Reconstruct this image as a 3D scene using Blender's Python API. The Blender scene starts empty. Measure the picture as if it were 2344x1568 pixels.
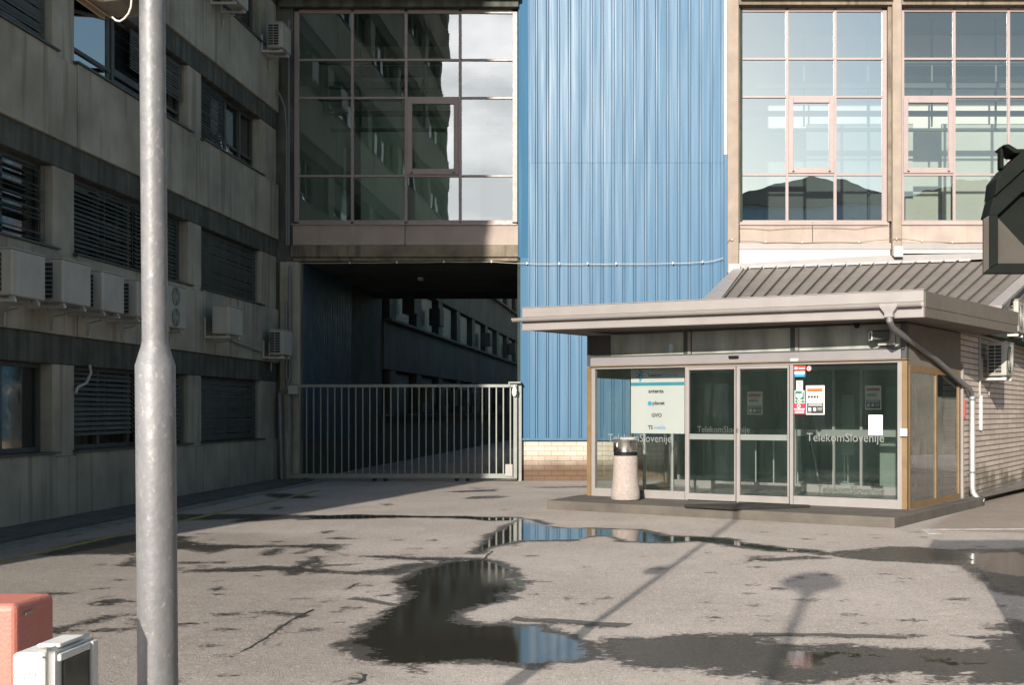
import bpy, math, random
import numpy as np
from mathutils import Vector, Matrix

random.seed(7)
S = bpy.context.scene
COL = S.collection
R = math.radians

# ------------------------------------------------------------------ camera
F = 2690.0            # focal length in the survey's pixel unit (frame 2344 wide)
EYE = 1.6
cam = bpy.data.cameras.new('camera')
cam.sensor_width = 36.0
cam.lens = 36.0 * F / 2344.0
cam.shift_x = -(1497 - 1172) / 2344.0
cam.shift_y = (944 - 784) / 2344.0
cam.clip_start = 0.05
cam.clip_end = 2000
camo = bpy.data.objects.new('camera', cam)
camo.location = (0, 0, EYE)
camo.rotation_euler = (R(90), 0, 0)
COL.objects.link(camo)
S.camera = camo

# ------------------------------------------------------------------ light
SUN_EL = R(18.8)
SUNH = Vector((0.193, 0.98, 0)).normalized()        # horizontal travel of the light
W = bpy.data.worlds.new('World')
S.world = W
W.use_nodes = True
wn, wl = W.node_tree.nodes, W.node_tree.links
wn.clear()
sky = wn.new('ShaderNodeTexSky')
sky.sky_type = 'NISHITA'
sky.sun_disc = False
sky.sun_elevation = SUN_EL
sky.sun_rotation = math.atan2(-SUNH.x, -SUNH.y)
sky.air_density = 1.0
sky.dust_density = 0.5
sky.ozone_density = 2.2
# clouds: a bright bank of broken cloud in the quarter behind the photographer
tc = wn.new('ShaderNodeTexCoord')
mp = wn.new('ShaderNodeMapping'); mp.inputs['Scale'].default_value = (1.6, 1.6, 4.0)
wl.new(tc.outputs['Generated'], mp.inputs['Vector'])
cn = wn.new('ShaderNodeTexNoise'); cn.inputs['Scale'].default_value = 2.2; cn.inputs['Detail'].default_value = 9; cn.inputs['Roughness'].default_value = .55
wl.new(mp.outputs[0], cn.inputs['Vector'])
sx = wn.new('ShaderNodeSeparateXYZ'); wl.new(tc.outputs['Generated'], sx.inputs[0])
mx = wn.new('ShaderNodeMapRange'); mx.inputs['From Min'].default_value = .03; mx.inputs['From Max'].default_value = -.10
mx.inputs['To Min'].default_value = -.22; mx.inputs['To Max'].default_value = .26
wl.new(sx.outputs['X'], mx.inputs['Value'])
my = wn.new('ShaderNodeMapRange'); my.inputs['From Min'].default_value = -.5; my.inputs['From Max'].default_value = .2
my.inputs['To Min'].default_value = 0; my.inputs['To Max'].default_value = -.22
wl.new(sx.outputs['Y'], my.inputs['Value'])
a1 = wn.new('ShaderNodeMath'); a1.operation = 'ADD'; wl.new(cn.outputs['Fac'], a1.inputs[0]); wl.new(mx.outputs[0], a1.inputs[1])
a2 = wn.new('ShaderNodeMath'); a2.operation = 'ADD'; wl.new(a1.outputs[0], a2.inputs[0]); wl.new(my.outputs[0], a2.inputs[1])
cr = wn.new('ShaderNodeMapRange'); cr.interpolation_type = 'SMOOTHSTEP'
cr.inputs['From Min'].default_value = .50; cr.inputs['From Max'].default_value = .68
wl.new(a2.outputs[0], cr.inputs['Value'])
cm = wn.new('ShaderNodeMix'); cm.data_type = 'RGBA'
wl.new(cr.outputs[0], cm.inputs['Factor'])
wb = wn.new('ShaderNodeMix'); wb.data_type = 'RGBA'; wb.blend_type = 'MULTIPLY'; wb.inputs[0].default_value = 1.0
wb.inputs[7].default_value = (1.04, 1.01, .88, 1)       # warm film balance
wl.new(sky.outputs[0], wb.inputs[6]); wl.new(wb.outputs[2], cm.inputs[6])
CLOUD = 28.0
cn2 = wn.new('ShaderNodeTexNoise'); cn2.inputs['Scale'].default_value = 5.0; cn2.inputs['Detail'].default_value = 8
wl.new(mp.outputs[0], cn2.inputs['Vector'])
cv_ = wn.new('ShaderNodeMix'); cv_.data_type = 'RGBA'
cvr = wn.new('ShaderNodeMapRange'); cvr.inputs['From Min'].default_value = .35; cvr.inputs['From Max'].default_value = .65
wl.new(cn2.outputs['Fac'], cvr.inputs['Value']); wl.new(cvr.outputs[0], cv_.inputs['Factor'])
cv_.inputs[6].default_value = (CLOUD * .62, CLOUD * .63, CLOUD * .64, 1)
cv_.inputs[7].default_value = (CLOUD * 1.08, CLOUD * 1.05, CLOUD * 1.05, 1)
wl.new(cv_.outputs[2], cm.inputs[7])
bg = wn.new('ShaderNodeBackground'); bg.inputs['Strength'].default_value = 0.10
wl.new(cm.outputs[2], bg.inputs['Color'])
wo = wn.new('ShaderNodeOutputWorld'); wl.new(bg.outputs[0], wo.inputs['Surface'])

sun = bpy.data.lights.new('sun', 'SUN')
sun.energy = 5.0
sun.angle = R(0.55)
sun.color = (1.0, 0.925, 0.82)
suno = bpy.data.objects.new('sun', sun)
d = Vector((SUNH.x * math.cos(SUN_EL), SUNH.y * math.cos(SUN_EL), -math.sin(SUN_EL)))
suno.rotation_euler = d.to_track_quat('-Z', 'Y').to_euler()
suno.location = (-8, -30, 30)
COL.objects.link(suno)

S.view_settings.view_transform = 'Standard'
S.view_settings.look = 'None'
S.view_settings.exposure = 0.60
S.view_settings.gamma = 1.0
S.render.engine = 'CYCLES'
S.cycles.max_bounces = 10
S.cycles.transparent_max_bounces = 24
S.cycles.glossy_bounces = 6
S.cycles.caustics_reflective = False
S.cycles.caustics_refractive = False

# ------------------------------------------------------------------ helpers
def at(u, v, Y):
    """survey reading (u, v) taken at distance Y -> metres"""
    return Vector(((u - 1497) / F * Y, Y, EYE + (944 - v) / F * Y))
def fx(u, Y=27.5): return (u - 1497) / F * Y
def fz(v, Y=27.5): return EYE + (944 - v) / F * Y

def wloc(o):
    v = Vector((0, 0, 0))
    while o:
        v += o.location; o = o.parent
    return v

class MB:
    def __init__(self): self.v = []; self.f = []
    def add(self, vs, fs):
        n = len(self.v)
        self.v += [Vector(p) for p in vs]
        self.f += [tuple(i + n for i in f) for f in fs]
        return self
    def box(self, x0, x1, y0, y1, z0, z1):
        if x0 > x1: x0, x1 = x1, x0
        if y0 > y1: y0, y1 = y1, y0
        if z0 > z1: z0, z1 = z1, z0
        return self.add([(x0,y0,z0),(x1,y0,z0),(x1,y1,z0),(x0,y1,z0),(x0,y0,z1),(x1,y0,z1),(x1,y1,z1),(x0,y1,z1)],
                 [(0,3,2,1),(4,5,6,7),(0,1,5,4),(1,2,6,5),(2,3,7,6),(3,0,4,7)])
    def obox(self, o, ex, ey, ez):
        o, ex, ey, ez = map(Vector, (o, ex, ey, ez))
        p = [o, o+ex, o+ex+ey, o+ey, o+ez, o+ex+ez, o+ex+ey+ez, o+ey+ez]
        fs = [(0,3,2,1),(4,5,6,7),(0,1,5,4),(1,2,6,5),(2,3,7,6),(3,0,4,7)]
        if ex.cross(ey).dot(ez) < 0: fs = [f[::-1] for f in fs]
        return self.add(p, fs)
    def prism(self, pts, ext):
        ext = Vector(ext); pts = [Vector(p) for p in pts]; n = len(pts)
        nn = Vector((0,0,0))
        for i in range(n): nn += pts[i].cross(pts[(i+1) % n])
        fs = [tuple(range(n))[::-1], tuple(range(n, 2*n))] + [(i, (i+1) % n, n + (i+1) % n, n + i) for i in range(n)]
        if nn.dot(ext) < 0: fs = [f[::-1] for f in fs]
        return self.add(pts + [p + ext for p in pts], fs)
    def tube(self, pts, r, n=10, caps=True):
        pts = [Vector(p) for p in pts]; m = len(pts)
        rs = r if isinstance(r, (list, tuple)) else [r] * m
        base = len(self.v); prev = None
        for i, p in enumerate(pts):
            t = (pts[min(i+1, m-1)] - pts[max(i-1, 0)]).normalized()
            if prev is None:
                a = Vector((0,0,1)) if abs(t.z) < .9 else Vector((1,0,0))
                x = t.cross(a).normalized()
            else:
                x = (prev - t * prev.dot(t)).normalized()
            prev = x; y = t.cross(x)
            for k in range(n):
                c = 2 * math.pi * k / n
                self.v.append(p + (x * math.cos(c) + y * math.sin(c)) * rs[i])
        for i in range(m - 1):
            for k in range(n):
                a0 = base + i*n + k; b0 = base + i*n + (k+1) % n
                self.f.append((a0, b0, b0 + n, a0 + n))
        if caps:
            self.f.append(tuple(base + k for k in range(n))[::-1])
            self.f.append(tuple(base + (m-1)*n + k for k in range(n)))
        return self
    def lathe(self, prof, c=(0,0,0), n=32):
        c = Vector(c); base = len(self.v); m = len(prof)
        for r, z in prof:
            for k in range(n):
                t = 2 * math.pi * k / n
                self.v.append(c + Vector((r * math.cos(t), r * math.sin(t), z)))
        for i in range(m - 1):
            for k in range(n):
                a0 = base + i*n + k; b0 = base + i*n + (k+1) % n
                self.f.append((a0, b0, b0 + n, a0 + n))
        self.f.append(tuple(base + k for k in range(n))[::-1])
        self.f.append(tuple(base + (m-1)*n + k for k in range(n)))
        return self
    def disc(self, c, ex, ey, r, n=20, r0=0.0, th=0.002):
        c, ex, ey = Vector(c), Vector(ex), Vector(ey)
        ring = [(math.cos(2*math.pi*k/n), math.sin(2*math.pi*k/n)) for k in range(n)]
        nz = ex.cross(ey).normalized() * th
        if r0 <= 0:
            return self.prism([c + ex*x*r + ey*y*r for x, y in ring], nz)
        b = len(self.v)
        for off in (Vector((0,0,0)), nz):
            for rr in (r0, r):
                self.v += [c + off + ex*x*rr + ey*y*rr for x, y in ring]
        for k in range(n):
            j = (k+1) % n
            self.f += [(b+k, b+j, b+n+j, b+n+k), (b+2*n+k, b+3*n+k, b+3*n+j, b+2*n+j), (b+n+k, b+n+j, b+3*n+j, b+3*n+k), (b+k, b+2*n+k, b+2*n+j, b+j)]
        return self
    def build_each(self, name, mat, parent, per=8, **kw):
        """one object per piece; every piece has the same number of points"""
        out = []
        for k in range(0, len(self.v), per):
            q = MB(); q.v = self.v[k:k+per]
            q.f = [tuple(i-k for i in f) for f in self.f if k <= f[0] < k+per]
            out.append(q.build(name, mat, parent, **kw))
        return out
    def build(self, name, mat, parent=None, smooth=False, bevel=0.0, seg=2):
        me = bpy.data.meshes.new(name)
        off = wloc(parent) if parent else Vector((0,0,0))
        me.from_pydata([tuple(p - off) for p in self.v], [], self.f)
        me.materials.append(mat)
        if smooth:
            me.polygons.foreach_set('use_smooth', [True] * len(me.polygons))
            me.set_sharp_from_angle(angle=R(35))
        me.update()
        o = bpy.data.objects.new(name, me)
        COL.objects.link(o)
        if parent: o.parent = parent
        if bevel:
            b = o.modifiers.new('bevel', 'BEVEL'); b.width = bevel; b.segments = seg; b.limit_method = 'ANGLE'; b.angle_limit = R(40)
            b.use_clamp_overlap = True
        return o

def tag(o, label=None, cat=None, group=None, kind=None):
    if label: o['label'] = label
    if cat: o['category'] = cat
    if group: o['group'] = group
    if kind: o['kind'] = kind
    return o
def thing(name, label, cat, loc=(0,0,0), group=None):
    o = bpy.data.objects.new(name, None)
    o.empty_display_size = .2
    o.location = loc
    COL.objects.link(o)
    return tag(o, label, cat, group)
def copy_tree(o, parent=None):
    c = o.copy(); COL.objects.link(c)
    if parent: c.parent = parent
    for ch in list(o.children): copy_tree(ch, c)
    return c

def text(string, size, o, ex, ez, mat, parent, name='lettering', depth=.0015, align='LEFT', squeeze=1.0, bold=0.0):
    cu = bpy.data.curves.new('t', 'FONT'); cu.body = string; cu.size = size; cu.align_x = align; cu.resolution_u = 3; cu.offset = bold
    t = bpy.data.objects.new('t', cu); COL.objects.link(t)
    dg = bpy.context.evaluated_depsgraph_get(); dg.update()
    me = bpy.data.meshes.new_from_object(t.evaluated_get(dg))
    bpy.data.objects.remove(t)
    o, ex, ez = Vector(o), Vector(ex), Vector(ez); nrm = ex.cross(ez)
    off = wloc(parent)
    for v in me.vertices:
        v.co = o + ex * v.co.x * squeeze + ez * v.co.y + nrm * depth - off
    me.name = name; me.materials.clear(); me.materials.append(mat)
    ob = bpy.data.objects.new(name, me); COL.objects.link(ob); ob.parent = parent
    return ob

# ------------------------------------------------------------------ materials
def NT(name):
    m = bpy.data.materials.new(name); m.use_nodes = True
    nt = m.node_tree; nt.nodes.clear()
    out = nt.nodes.new('ShaderNodeOutputMaterial')
    return m, nt, out
def pos_noise(nt, scale, detail=5, stretch=(1,1,1), rough=.55, dist=0):
    g = nt.nodes.new('ShaderNodeNewGeometry')
    mp = nt.nodes.new('ShaderNodeMapping'); mp.inputs['Scale'].default_value = stretch
    nt.links.new(g.outputs['Position'], mp.inputs['Vector'])
    n = nt.nodes.new('ShaderNodeTexNoise'); n.inputs['Scale'].default_value = scale; n.inputs['Detail'].default_value = detail
    n.inputs['Roughness'].default_value = rough; n.inputs['Distortion'].default_value = dist
    nt.links.new(mp.outputs[0], n.inputs['Vector'])
    return n.outputs['Fac']
def rng(nt, val, a, b, c=0, d=1, smooth=False):
    m = nt.nodes.new('ShaderNodeMapRange')
    if smooth: m.interpolation_type = 'SMOOTHSTEP'
    for k, x in zip(('From Min','From Max','To Min','To Max'), (a,b,c,d)): m.inputs[k].default_value = x
    nt.links.new(val, m.inputs['Value'])
    return m.outputs[0]
def math2(nt, op, a, b):
    m = nt.nodes.new('ShaderNodeMath'); m.operation = op
    for i, x in enumerate((a, b)):
        if isinstance(x, (int, float)): m.inputs[i].default_value = x
        else: nt.links.new(x, m.inputs[i])
    return m.outputs[0]
def mixc(nt, fac, a, b, mode='MIX'):
    m = nt.nodes.new('ShaderNodeMix'); m.data_type = 'RGBA'; m.blend_type = mode
    for i, x in ((0, fac), (6, a), (7, b)):
        if isinstance(x, (int, float)): m.inputs[i].default_value = x
        elif isinstance(x, tuple): m.inputs[i].default_value = (*x[:3], 1)
        else: nt.links.new(x, m.inputs[i])
    return m.outputs[2]
def sc(c, k): return tuple(max(0, min(1, x * k)) for x in c)

def M(name, col, rough=.6, metal=0, var=.12, vs=2.5, bump=0, bs=60, streak=0, streakcol=(.05,.05,.04), spec=.5, grain=.06, wave=0, streakscale=(5,5,.35), thr=(.5,.68), vs2=0):
    m, nt, out = NT(name)
    b = nt.nodes.new('ShaderNodeBsdfPrincipled'); nt.links.new(b.outputs[0], out.inputs[0])
    n1 = pos_noise(nt, vs, 6)
    c = mixc(nt, rng(nt, n1, .3, .7), sc(col, 1 - var), sc(col, 1 + var))
    if grain:
        n3 = pos_noise(nt, 190, 2)
        c = mixc(nt, rng(nt, n3, .3, .7), c, mixc(nt, 1.0, c, (1 - 2*grain,)*3, 'MULTIPLY'))
    if streak:
        n2 = pos_noise(nt, 1.0, 6, streakscale)
        c = mixc(nt, rng(nt, n2, thr[0], thr[1], 0, streak, True), c, streakcol)
    nt.links.new(c, b.inputs['Base Color'])
    b.inputs['Metallic'].default_value = metal
    b.inputs['Specular IOR Level'].default_value = spec
    nr = pos_noise(nt, 1.0, 4, (11,11,.3)) if vs2 else pos_noise(nt, vs * 3, 4)
    nt.links.new(rng(nt, nr, .3, .7, max(.02, rough - .08), min(1, rough + .08)), b.inputs['Roughness'])
    if bump or wave:
        src = None
        if bump: src = math2(nt, 'MULTIPLY', pos_noise(nt, bs, 4), bump)
        if wave:
            w_ = math2(nt, 'MULTIPLY', pos_noise(nt, 2.2, 3, (5, 5, .22) if vs2 else (1.3, 1.3, .5)), wave)
            src = w_ if src is None else math2(nt, 'ADD', src, w_)
        bp = nt.nodes.new('ShaderNodeBump'); bp.inputs['Strength'].default_value = 1.0; bp.inputs['Distance'].default_value = .02
        nt.links.new(src, bp.inputs['Height']); nt.links.new(bp.outputs[0], b.inputs['Normal'])
    return m

def GLASS(name, tint, k=1.0, base=0.0, wave=0.0, dirt=0.0, rough=0.0, dirtcol=(.3,.32,.3)):
    m, nt, out = NT(name)
    tr = nt.nodes.new('ShaderNodeBsdfTransparent'); tr.inputs['Color'].default_value = (*tint, 1)
    gl = nt.nodes.new('ShaderNodeBsdfGlossy'); gl.inputs['Roughness'].default_value = rough; gl.inputs['Color'].default_value = (.93,.96,.97,1)
    fr = nt.nodes.new('ShaderNodeFresnel'); fr.inputs['IOR'].default_value = 1.5
    f = math2(nt, 'MINIMUM', math2(nt, 'ADD', math2(nt, 'MULTIPLY', fr.outputs[0], k), base), 1.0)
    if wave:
        bp = nt.nodes.new('ShaderNodeBump'); bp.inputs['Strength'].default_value = 1; bp.inputs['Distance'].default_value = wave
        nt.links.new(pos_noise(nt, .9, 2), bp.inputs['Height']); nt.links.new(bp.outputs[0], gl.inputs['Normal'])
    mx = nt.nodes.new('ShaderNodeMixShader')
    nt.links.new(f, mx.inputs[0]); nt.links.new(tr.outputs[0], mx.inputs[1]); nt.links.new(gl.outputs[0], mx.inputs[2])
    last = mx
    if dirt:
        df = nt.nodes.new('ShaderNodeBsdfDiffuse'); df.inputs['Color'].default_value = (*dirtcol, 1)
        m2 = nt.nodes.new('ShaderNodeMixShader')
        nt.links.new(rng(nt, pos_noise(nt, 1.2, 6, (2,2,.6)), .3, .75, dirt * .4, dirt), m2.inputs[0])
        nt.links.new(mx.outputs[0], m2.inputs[1]); nt.links.new(df.outputs[0], m2.inputs[2]); last = m2
    nt.links.new(last.outputs[0], out.inputs[0])
    return m

def BRICK(name, ax, ay, col, mortar, bw, bh, ms, stain=0, scol=(.2,.1,.04), ztop=.7, row_offset=.5, moss=0):
    """ax, ay: world directions (3-vectors) along the course and up"""
    m, nt, out = NT(name)
    b = nt.nodes.new('ShaderNodeBsdfPrincipled'); nt.links.new(b.outputs[0], out.inputs[0])
    g = nt.nodes.new('ShaderNodeNewGeometry')
    def dotp(v):
        d_ = nt.nodes.new('ShaderNodeVectorMath'); d_.operation = 'DOT_PRODUCT'; d_.inputs[1].default_value = v
        nt.links.new(g.outputs['Position'], d_.inputs[0]); return d_.outputs['Value']
    cx = nt.nodes.new('ShaderNodeCombineXYZ'); nt.links.new(dotp(ax), cx.inputs[0]); nt.links.new(dotp(ay), cx.inputs[1])
    br = nt.nodes.new('ShaderNodeTexBrick'); nt.links.new(cx.outputs[0], br.inputs['Vector'])
    br.inputs['Scale'].default_value = 1.0; br.inputs['Brick Width'].default_value = bw; br.inputs['Row Height'].default_value = bh
    br.inputs['Mortar Size'].default_value = ms; br.inputs['Mortar Smooth'].default_value = .15; br.offset = row_offset; br.inputs['Bias'].default_value = 0
    br.inputs['Color1'].default_value = (*sc(col, 1.06), 1); br.inputs['Color2'].default_value = (*sc(col, .88), 1); br.inputs['Mortar'].default_value = (*mortar, 1)
    c = br.outputs['Color']
    c = mixc(nt, rng(nt, pos_noise(nt, 1.5, 6), .3, .7), c, mixc(nt, 1.0, c, (.86,.86,.84), 'MULTIPLY'))
    if stain:
        z = dotp((0,0,1))
        zz = math2(nt, 'ADD', z, rng(nt, pos_noise(nt, 1.4, 5, (1,1,1)), 0, 1, -.14, .14))
        s = rng(nt, zz, ztop, ztop * .3, 0, stain, True)
        c = mixc(nt, s, c, mixc(nt, 1.0, c, scol, 'MULTIPLY'))
    if moss:
        z = dotp((0,0,1))
        zz = math2(nt, 'ADD', z, rng(nt, pos_noise(nt, 1.1, 5), .3, .7, -.5, .3))
        c = mixc(nt, rng(nt, zz, .3, -.1, 0, moss, True), c, (.10,.09,.045))
    nt.links.new(c, b.inputs['Base Color']); b.inputs['Roughness'].default_value = .6
    bp = nt.nodes.new('ShaderNodeBump'); bp.inputs['Strength'].default_value = .8; bp.inputs['Distance'].default_value = .008; bp.invert = True
    nt.links.new(br.outputs['Fac'], bp.inputs['Height']); nt.links.new(bp.outputs[0], b.inputs['Normal'])
    return m

mt = {}
mt['conc'] = M('weathered_concrete', (.36,.295,.255), .85, var=.12, vs=1.8, bump=.25, bs=45, streak=.35, streakcol=(.28,.21,.16))
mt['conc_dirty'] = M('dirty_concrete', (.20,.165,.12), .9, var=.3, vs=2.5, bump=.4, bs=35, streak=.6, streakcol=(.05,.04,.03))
mt['conc_left'] = M('grey_concrete', (.34,.312,.25), .9, var=.28, vs=1.1, bump=.3, bs=50, streak=.6, streakcol=(.15,.13,.095))
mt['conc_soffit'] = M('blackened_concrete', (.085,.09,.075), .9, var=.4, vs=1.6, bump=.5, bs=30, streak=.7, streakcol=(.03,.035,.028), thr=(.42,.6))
mt['conc_plinth'] = M('dark_plinth_concrete', (.09,.088,.075), .9, var=.3, vs=2.5, bump=.4, bs=30)
mt['conc_pier'] = M('sandy_concrete', (.30,.245,.20), .9, var=.12, vs=3, bump=.3, bs=60, streak=.3, streakcol=(.24,.17,.11))
mt['blue'] = M('blue_coated_steel', (.021,.102,.195), .46, var=.03, vs=1.2, wave=.05, spec=.38, grain=.02, streak=.22, streakcol=(.10,.20,.30), streakscale=(9,9,.22), vs2=1)
mt['blue_dim'] = M('blue_cladding_inside', (.015,.045,.075), .6, var=.15, vs=1.2, spec=.4)  # darker copy of the blue, passage shade put into the colour
mt['frame'] = M('lilac_window_frame', (.29,.225,.215), .45, var=.06, vs=3)
mt['lilac'] = M('lilac_grey_sheet', (.285,.262,.252), .42, var=.07, vs=2.2, wave=.12, spec=.5, streak=.15, streakcol=(.3,.25,.23))
mt['white_sheet'] = M('white_sheet_metal', (.52,.475,.445), .45, var=.08, vs=3, streak=.25, streakcol=(.4,.36,.32))
mt['brown_sheet'] = M('brown_grey_sheet', (.155,.135,.118), .5, var=.1, vs=1.2, wave=.15, streak=.2, streakcol=(.22,.19,.17))
mt['fascia_side'] = M('dull_fascia_sheet', (.125,.108,.088), .5, var=.1, vs=1.5, wave=.1)
mt['soffit'] = M('soffit_board', (.17,.145,.12), .8, var=.12, vs=2)
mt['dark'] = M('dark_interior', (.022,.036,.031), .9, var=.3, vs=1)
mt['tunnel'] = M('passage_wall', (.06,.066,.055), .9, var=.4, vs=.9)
mt['black'] = M('black_plastic', (.015,.015,.015), .5, var=.2, spec=.15)
mt['rubber'] = M('black_rubber_mat', (.022,.020,.018), .9, var=.3, vs=8, bump=.6, bs=150)
mt['inside_wall'] = M('pale_interior_panel', (.60,.61,.575), .8, var=.05, vs=1)
mt['inside_green'] = M('green_tinted_wall', (.24,.265,.23), .8, var=.06, vs=1)
mt['inside_beam'] = M('grey_interior_steel', (.10,.115,.10), .7, var=.1)
mt['inside_floor'] = M('interior_floor', (.25,.25,.22), .6, var=.1)
mt['wglass'] = GLASS('coated_window_glass', (.66,.82,.76), k=2.4, base=.13, wave=.002)
mt['wglass2'] = GLASS('mirroring_window_glass', (.60,.67,.68), k=2.4, base=.48, wave=.0018)
mt['wglass3'] = GLASS('clear_window_glass', (.70,.75,.71), k=2.4, base=.12, wave=.003)
mt['pglass'] = GLASS('entrance_glass', (.85,.895,.88), k=1.5, base=.01, wave=.002, dirt=.07, dirtcol=(.20,.30,.26))
mt['sglass'] = GLASS('dirty_side_glass', (.62,.72,.68), k=2.0, base=.06, wave=.002, dirt=.05)
mt['uglass'] = GLASS('grey_upper_panel_glass', (.30,.33,.31), k=1.5, base=.03, wave=.002, dirt=.85, dirtcol=(.50,.53,.48))
mt['dglass'] = M('dark_office_glass', (.012,.016,.016), .06, var=.1, grain=0, spec=.9)
mt['alu'] = M('silver_aluminium', (.29,.27,.258), .45, metal=.1, var=.06)
mt['bronze'] = M('golden_brown_aluminium', (.21,.135,.065), .5, metal=.1, var=.15, vs=4)
mt['galv'] = None
mt['white_paint'] = M('white_enamel', (.66,.65,.62), .4, var=.05)
mt['ac_white'] = M('aged_white_casing', (.37,.355,.315), .5, var=.14, vs=2, streak=.4, streakcol=(.3,.28,.22))
mt['ac_dark'] = M('condenser_fins', (.02,.024,.022), .7, var=.2)
mt['steel_bright'] = M('galvanised_strip', (.52,.52,.50), .4, metal=.5, var=.12)
mt['blind'] = M('louvre_slat', (.075,.08,.07), .6, var=.15, vs=2)
mt['shutter'] = M('roller_shutter', (.06,.064,.056), .6, var=.15, vs=2)
mt['oframe'] = M('dark_office_frame', (.06,.064,.06), .5, var=.1)
mt['paper'] = M('white_paper', (.78,.77,.75), .7, var=.02, grain=.02)
mt['ink'] = M('dark_ink', (.03,.03,.032), .6, var=.1)
mt['ink_grey'] = M('grey_print', (.22,.22,.22), .6, var=.1)
mt['red'] = M('red_print', (.48,.035,.02), .5, var=.06)
mt['orange'] = M('orange_print', (.42,.13,.03), .5, var=.06)
mt['crimson'] = M('crimson_print', (.42,.03,.07), .5, var=.06)
mt['green'] = M('green_print', (.02,.16,.08), .5, var=.06)
mt['cyan'] = M('cyan_print', (.03,.36,.62), .5, var=.05)
mt['teal'] = M('teal_print', (.05,.27,.36), .5, var=.05)
mt['navy'] = M('navy_print', (.02,.10,.30), .5, var=.05)
mt['paleblue'] = M('pale_blue_print', (.25,.40,.62), .5, var=.05)
mt['gate'] = M('gate_zinc', (.20,.21,.19), .5, var=.12, vs=6, metal=.1)
mt['header'] = M('grey_header_casing', (.235,.222,.225), .45, var=.06, vs=2)
mt['board'] = M('white_board', (.585,.56,.555), .6, var=.02, grain=.02)
mt['frost'] = M('frosted_film', (.20,.215,.205), .8, var=.04)
mt['yellow'] = M('faded_yellow_paint', (.38,.30,.08), .8, var=.3, vs=3, streak=.55, streakcol=(.14,.125,.10), streakscale=(3,3,3), thr=(.48,.56))
mt['wmark'] = M('worn_white_paint', (.48,.44,.40), .8, var=.2, vs=5, streak=.6, streakcol=(.22,.19,.16), streakscale=(9,9,9), thr=(.48,.6))
mt['step'] = M('wet_dark_concrete', (.105,.092,.076), .75, var=.22, vs=2.2, bump=.4, bs=60, streak=.5, streakcol=(.05,.046,.037), streakscale=(2,2,2))
mt['kerb'] = M('kerb_concrete', (.22,.21,.18), .9, var=.25, vs=3, bump=.4, bs=40, streak=.4, streakcol=(.07,.07,.055), streakscale=(2,2,2))
mt['pebble'] = M('exposed_aggregate', (.44,.375,.335), .85, var=.16, vs=22, bump=.9, bs=120, streak=.55, streakcol=(.20,.15,.12), streakscale=(45,45,45), thr=(.6,.68))
mt['chrome'] = M('polished_steel', (.66,.62,.59), .24, metal=1, var=.05)
mt['salmon'] = M('salmon_red_paint', (.46,.155,.115), .5, var=.05, vs=3, bump=.08, bs=120)
mt['grey_plastic'] = M('pale_grey_plastic', (.60,.58,.55), .45, var=.04, vs=4)
mt['lens'] = M('dark_green_lens', (.018,.024,.018), .12, var=.1, spec=.7, grain=0)
mt['dkgreen'] = M('dark_green_sheet', (.008,.0102,.0085), .7, var=.2, vs=3, spec=.08)
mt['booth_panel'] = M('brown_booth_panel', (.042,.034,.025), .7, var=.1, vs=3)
mt['cable'] = M('white_cable', (.55,.52,.45), .6, var=.1)
mt['dkcable'] = M('brown_cable', (.20,.13,.08), .6, var=.1)
mt['redplate'] = M('red_enamel', (.50,.06,.04), .4, var=.08)
mt['far'] = M('courtyard_wall', (.085,.09,.073), .9, var=.3, vs=.6, streak=.4)
mt['roof_far'] = M('dark_roof_sheet', (.05,.055,.06), .7, var=.2)
mt['bluewall'] = M('blue_grey_far_wall', (.10,.19,.28), .7, var=.1)

# galvanised steel: spangled zinc
m, nt, out = NT('galvanised_steel')
b = nt.nodes.new('ShaderNodeBsdfPrincipled'); nt.links.new(b.outputs[0], out.inputs[0])
v = nt.nodes.new('ShaderNodeTexVoronoi'); v.inputs['Scale'].default_value = 60
g = nt.nodes.new('ShaderNodeNewGeometry'); mpp = nt.nodes.new('ShaderNodeMapping'); mpp.inputs['Scale'].default_value = (1.4,1.4,.8)
nt.links.new(g.outputs['Position'], mpp.inputs[0]); nt.links.new(mpp.outputs[0], v.inputs['Vector'])
sp = nt.nodes.new('ShaderNodeSeparateColor'); nt.links.new(v.outputs['Color'], sp.inputs[0])
c0 = mixc(nt, rng(nt, sp.outputs[0], 0, 1), (.15,.15,.154), (.175,.172,.172))
c1 = mixc(nt, rng(nt, pos_noise(nt, 9, 7, (1.2,1.2,.7)), .35, .65), c0, mixc(nt, 1.0, c0, (.88,.88,.89), 'MULTIPLY'))
c2 = mixc(nt, rng(nt, pos_noise(nt, 75, 4, (1,1,.7)), .60, .72, 0, .8), c1, (.26,.255,.25))
nt.links.new(c2, b.inputs['Base Color']); b.inputs['Metallic'].default_value = .15
nt.links.new(rng(nt, pos_noise(nt, 30, 5), .3, .7, .42, .6), b.inputs['Roughness'])
bp = nt.nodes.new('ShaderNodeBump'); bp.inputs['Distance'].default_value = .004; bp.inputs['Strength'].default_value = .35
nt.links.new(pos_noise(nt, 55, 5), bp.inputs['Height']); nt.links.new(bp.outputs[0], b.inputs['Normal'])
mt['galv'] = m

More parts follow.
